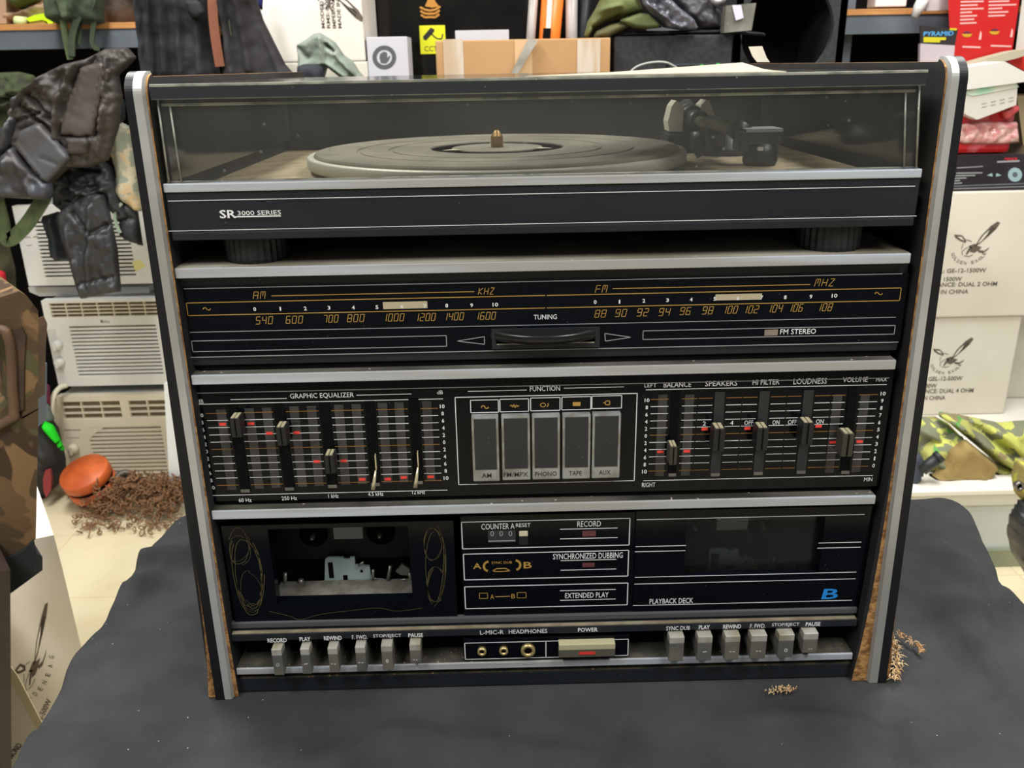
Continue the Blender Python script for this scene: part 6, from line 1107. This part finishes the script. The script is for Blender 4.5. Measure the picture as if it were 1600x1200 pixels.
mb = MB(); a, b = aty(1440, 735, yj-.05), aty(1464, 716, yj-.05); mb.tube([a, b], .014, n=8); mb.tube([b, b+(b-a)*.25], [.016, .015], n=8); mb.build('buckle', pm('black_buckle', (40, 42, 46), .5), bk)
# bag at the right edge
bgr = thing('dark_canvas_bag', (X(1592, 800, 1.0), 1.02, Z(1592, 895, 1.0)), 'dark bag with a metal eyelet at the right edge above the bench', 'bag')
mb = blob(MB(), [(1586, 715), (1660, 715), (1660, 790), (1600, 786), (1584, 768), (1580, 745)], 1.05, .03, 9); mb.build('canvas_top', camo('bag_camo', [(150, 138, 84), (176, 180, 80), (110, 110, 70)], 18), bgr)
mb = blob(MB(), [(1592, 782), (1660, 780), (1660, 900), (1600, 894), (1580, 862), (1574, 835), (1578, 806)], 1.03, .05, 12, ridges=[([(1596, 790), (1588, 860)], 4, -.015)]); mb.build('bag_body', pm('black_leather_bag', (44, 44, 46), .4, col2=(58, 58, 60), nscale=10), bgr)
mb = MB(); c = aty(1592, 759, 1.01); mb.lathe((c[0], 1.005, c[2]), [(.0055, .01), (.0055, 0), (.0095, 0), (.0095, .01)], axis='y', n=24); e_ = mb.build('eyelet', pm('eyelet_steel', (120, 118, 114), .3, .7), bgr); mb = MB(); mb.lathe((c[0], 1.009, c[2]), [(.0001, 0), (.0056, 0)], axis='y', n=16); mb.build('eyelet_hole', M_dark, bgr)
bgr_peg = None
# ---- splinters and crumbs on the cloth
M_spl = pm('pale_wood_fibre', (214, 188, 148), .9, col2=(196, 152, 100), nscale=120)
def clump(pts, n, r, seed, lab, size=(.004, .014)):
    rn = random.Random(seed); mb = MB()
    for i in range(n):
        t = rn.random()*(len(pts)-1); k = int(t); f = t-k; p = np.array(pts[k])*(1-f)+np.array(pts[k+1])*f; p = p+np.array([rn.gauss(0, r), rn.gauss(0, r), abs(rn.gauss(0, r*.6))]); d = np.array([rn.gauss(0, 1), rn.gauss(0, 1), rn.gauss(0, .5)]); d /= np.linalg.norm(d); l = rn.uniform(*size); wv = np.cross(d, (0, 0, 1.)); wv = wv/(np.linalg.norm(wv) or 1)*rn.uniform(.0003, .0012)
        p[2] = max(p[2], .0012); q = p+d*l; q[2] = max(q[2], .0012); m_ = (p+q)/2+np.array([0, 0, rn.uniform(0, .002)]); mb.tube([p, m_, q], [.0002, rn.uniform(.0002, .0006), .0001], n=5)
    return mb
zf = .003
def zc3(a, b, z=.003): p = atz(a, b, z); return (p[0], p[1], z)
mb = clump([zc3(1392, 1000, .012), zc3(1398, 1018, .01), zc3(1402, 1040, .006), zc3(1396, 1062, .004)], 150, .0014, 1, '', (.002, .008)); mb.add(blob(MB(), [(1384, 1012), (1392, 1004), (1404, 1018), (1412, 1030), (1404, 1040), (1400, 1056), (1390, 1052), (1382, 1040)], .01, .004, 5, step=1.5, nz=.004, nsc=120).v, []); 
tag(mb.build('splintered_fibre', M_spl), 'tuft of pale wood fibre at the foot of the right side panel', 'splinter')
mb = clump([zc3(1400, 990), zc3(1415, 997), zc3(1432, 1008), zc3(1441, 1018)], 60, .0008, 2, '', (.002, .006)); tag(mb.build('splintered_fibre', M_spl), 'thin trail of pale wood fibre lying right of the stereo foot', 'splinter')
mb = clump([zc3(1200, 1082), zc3(1222, 1079), zc3(1240, 1078)], 90, .0016, 5, '', (.0006, .002)); o = mb.build('wood_crumbs', M_spl); tag(o, 'small pile of pale wood crumbs on the cloth in front of the stereo', 'crumbs', kind='stuff')
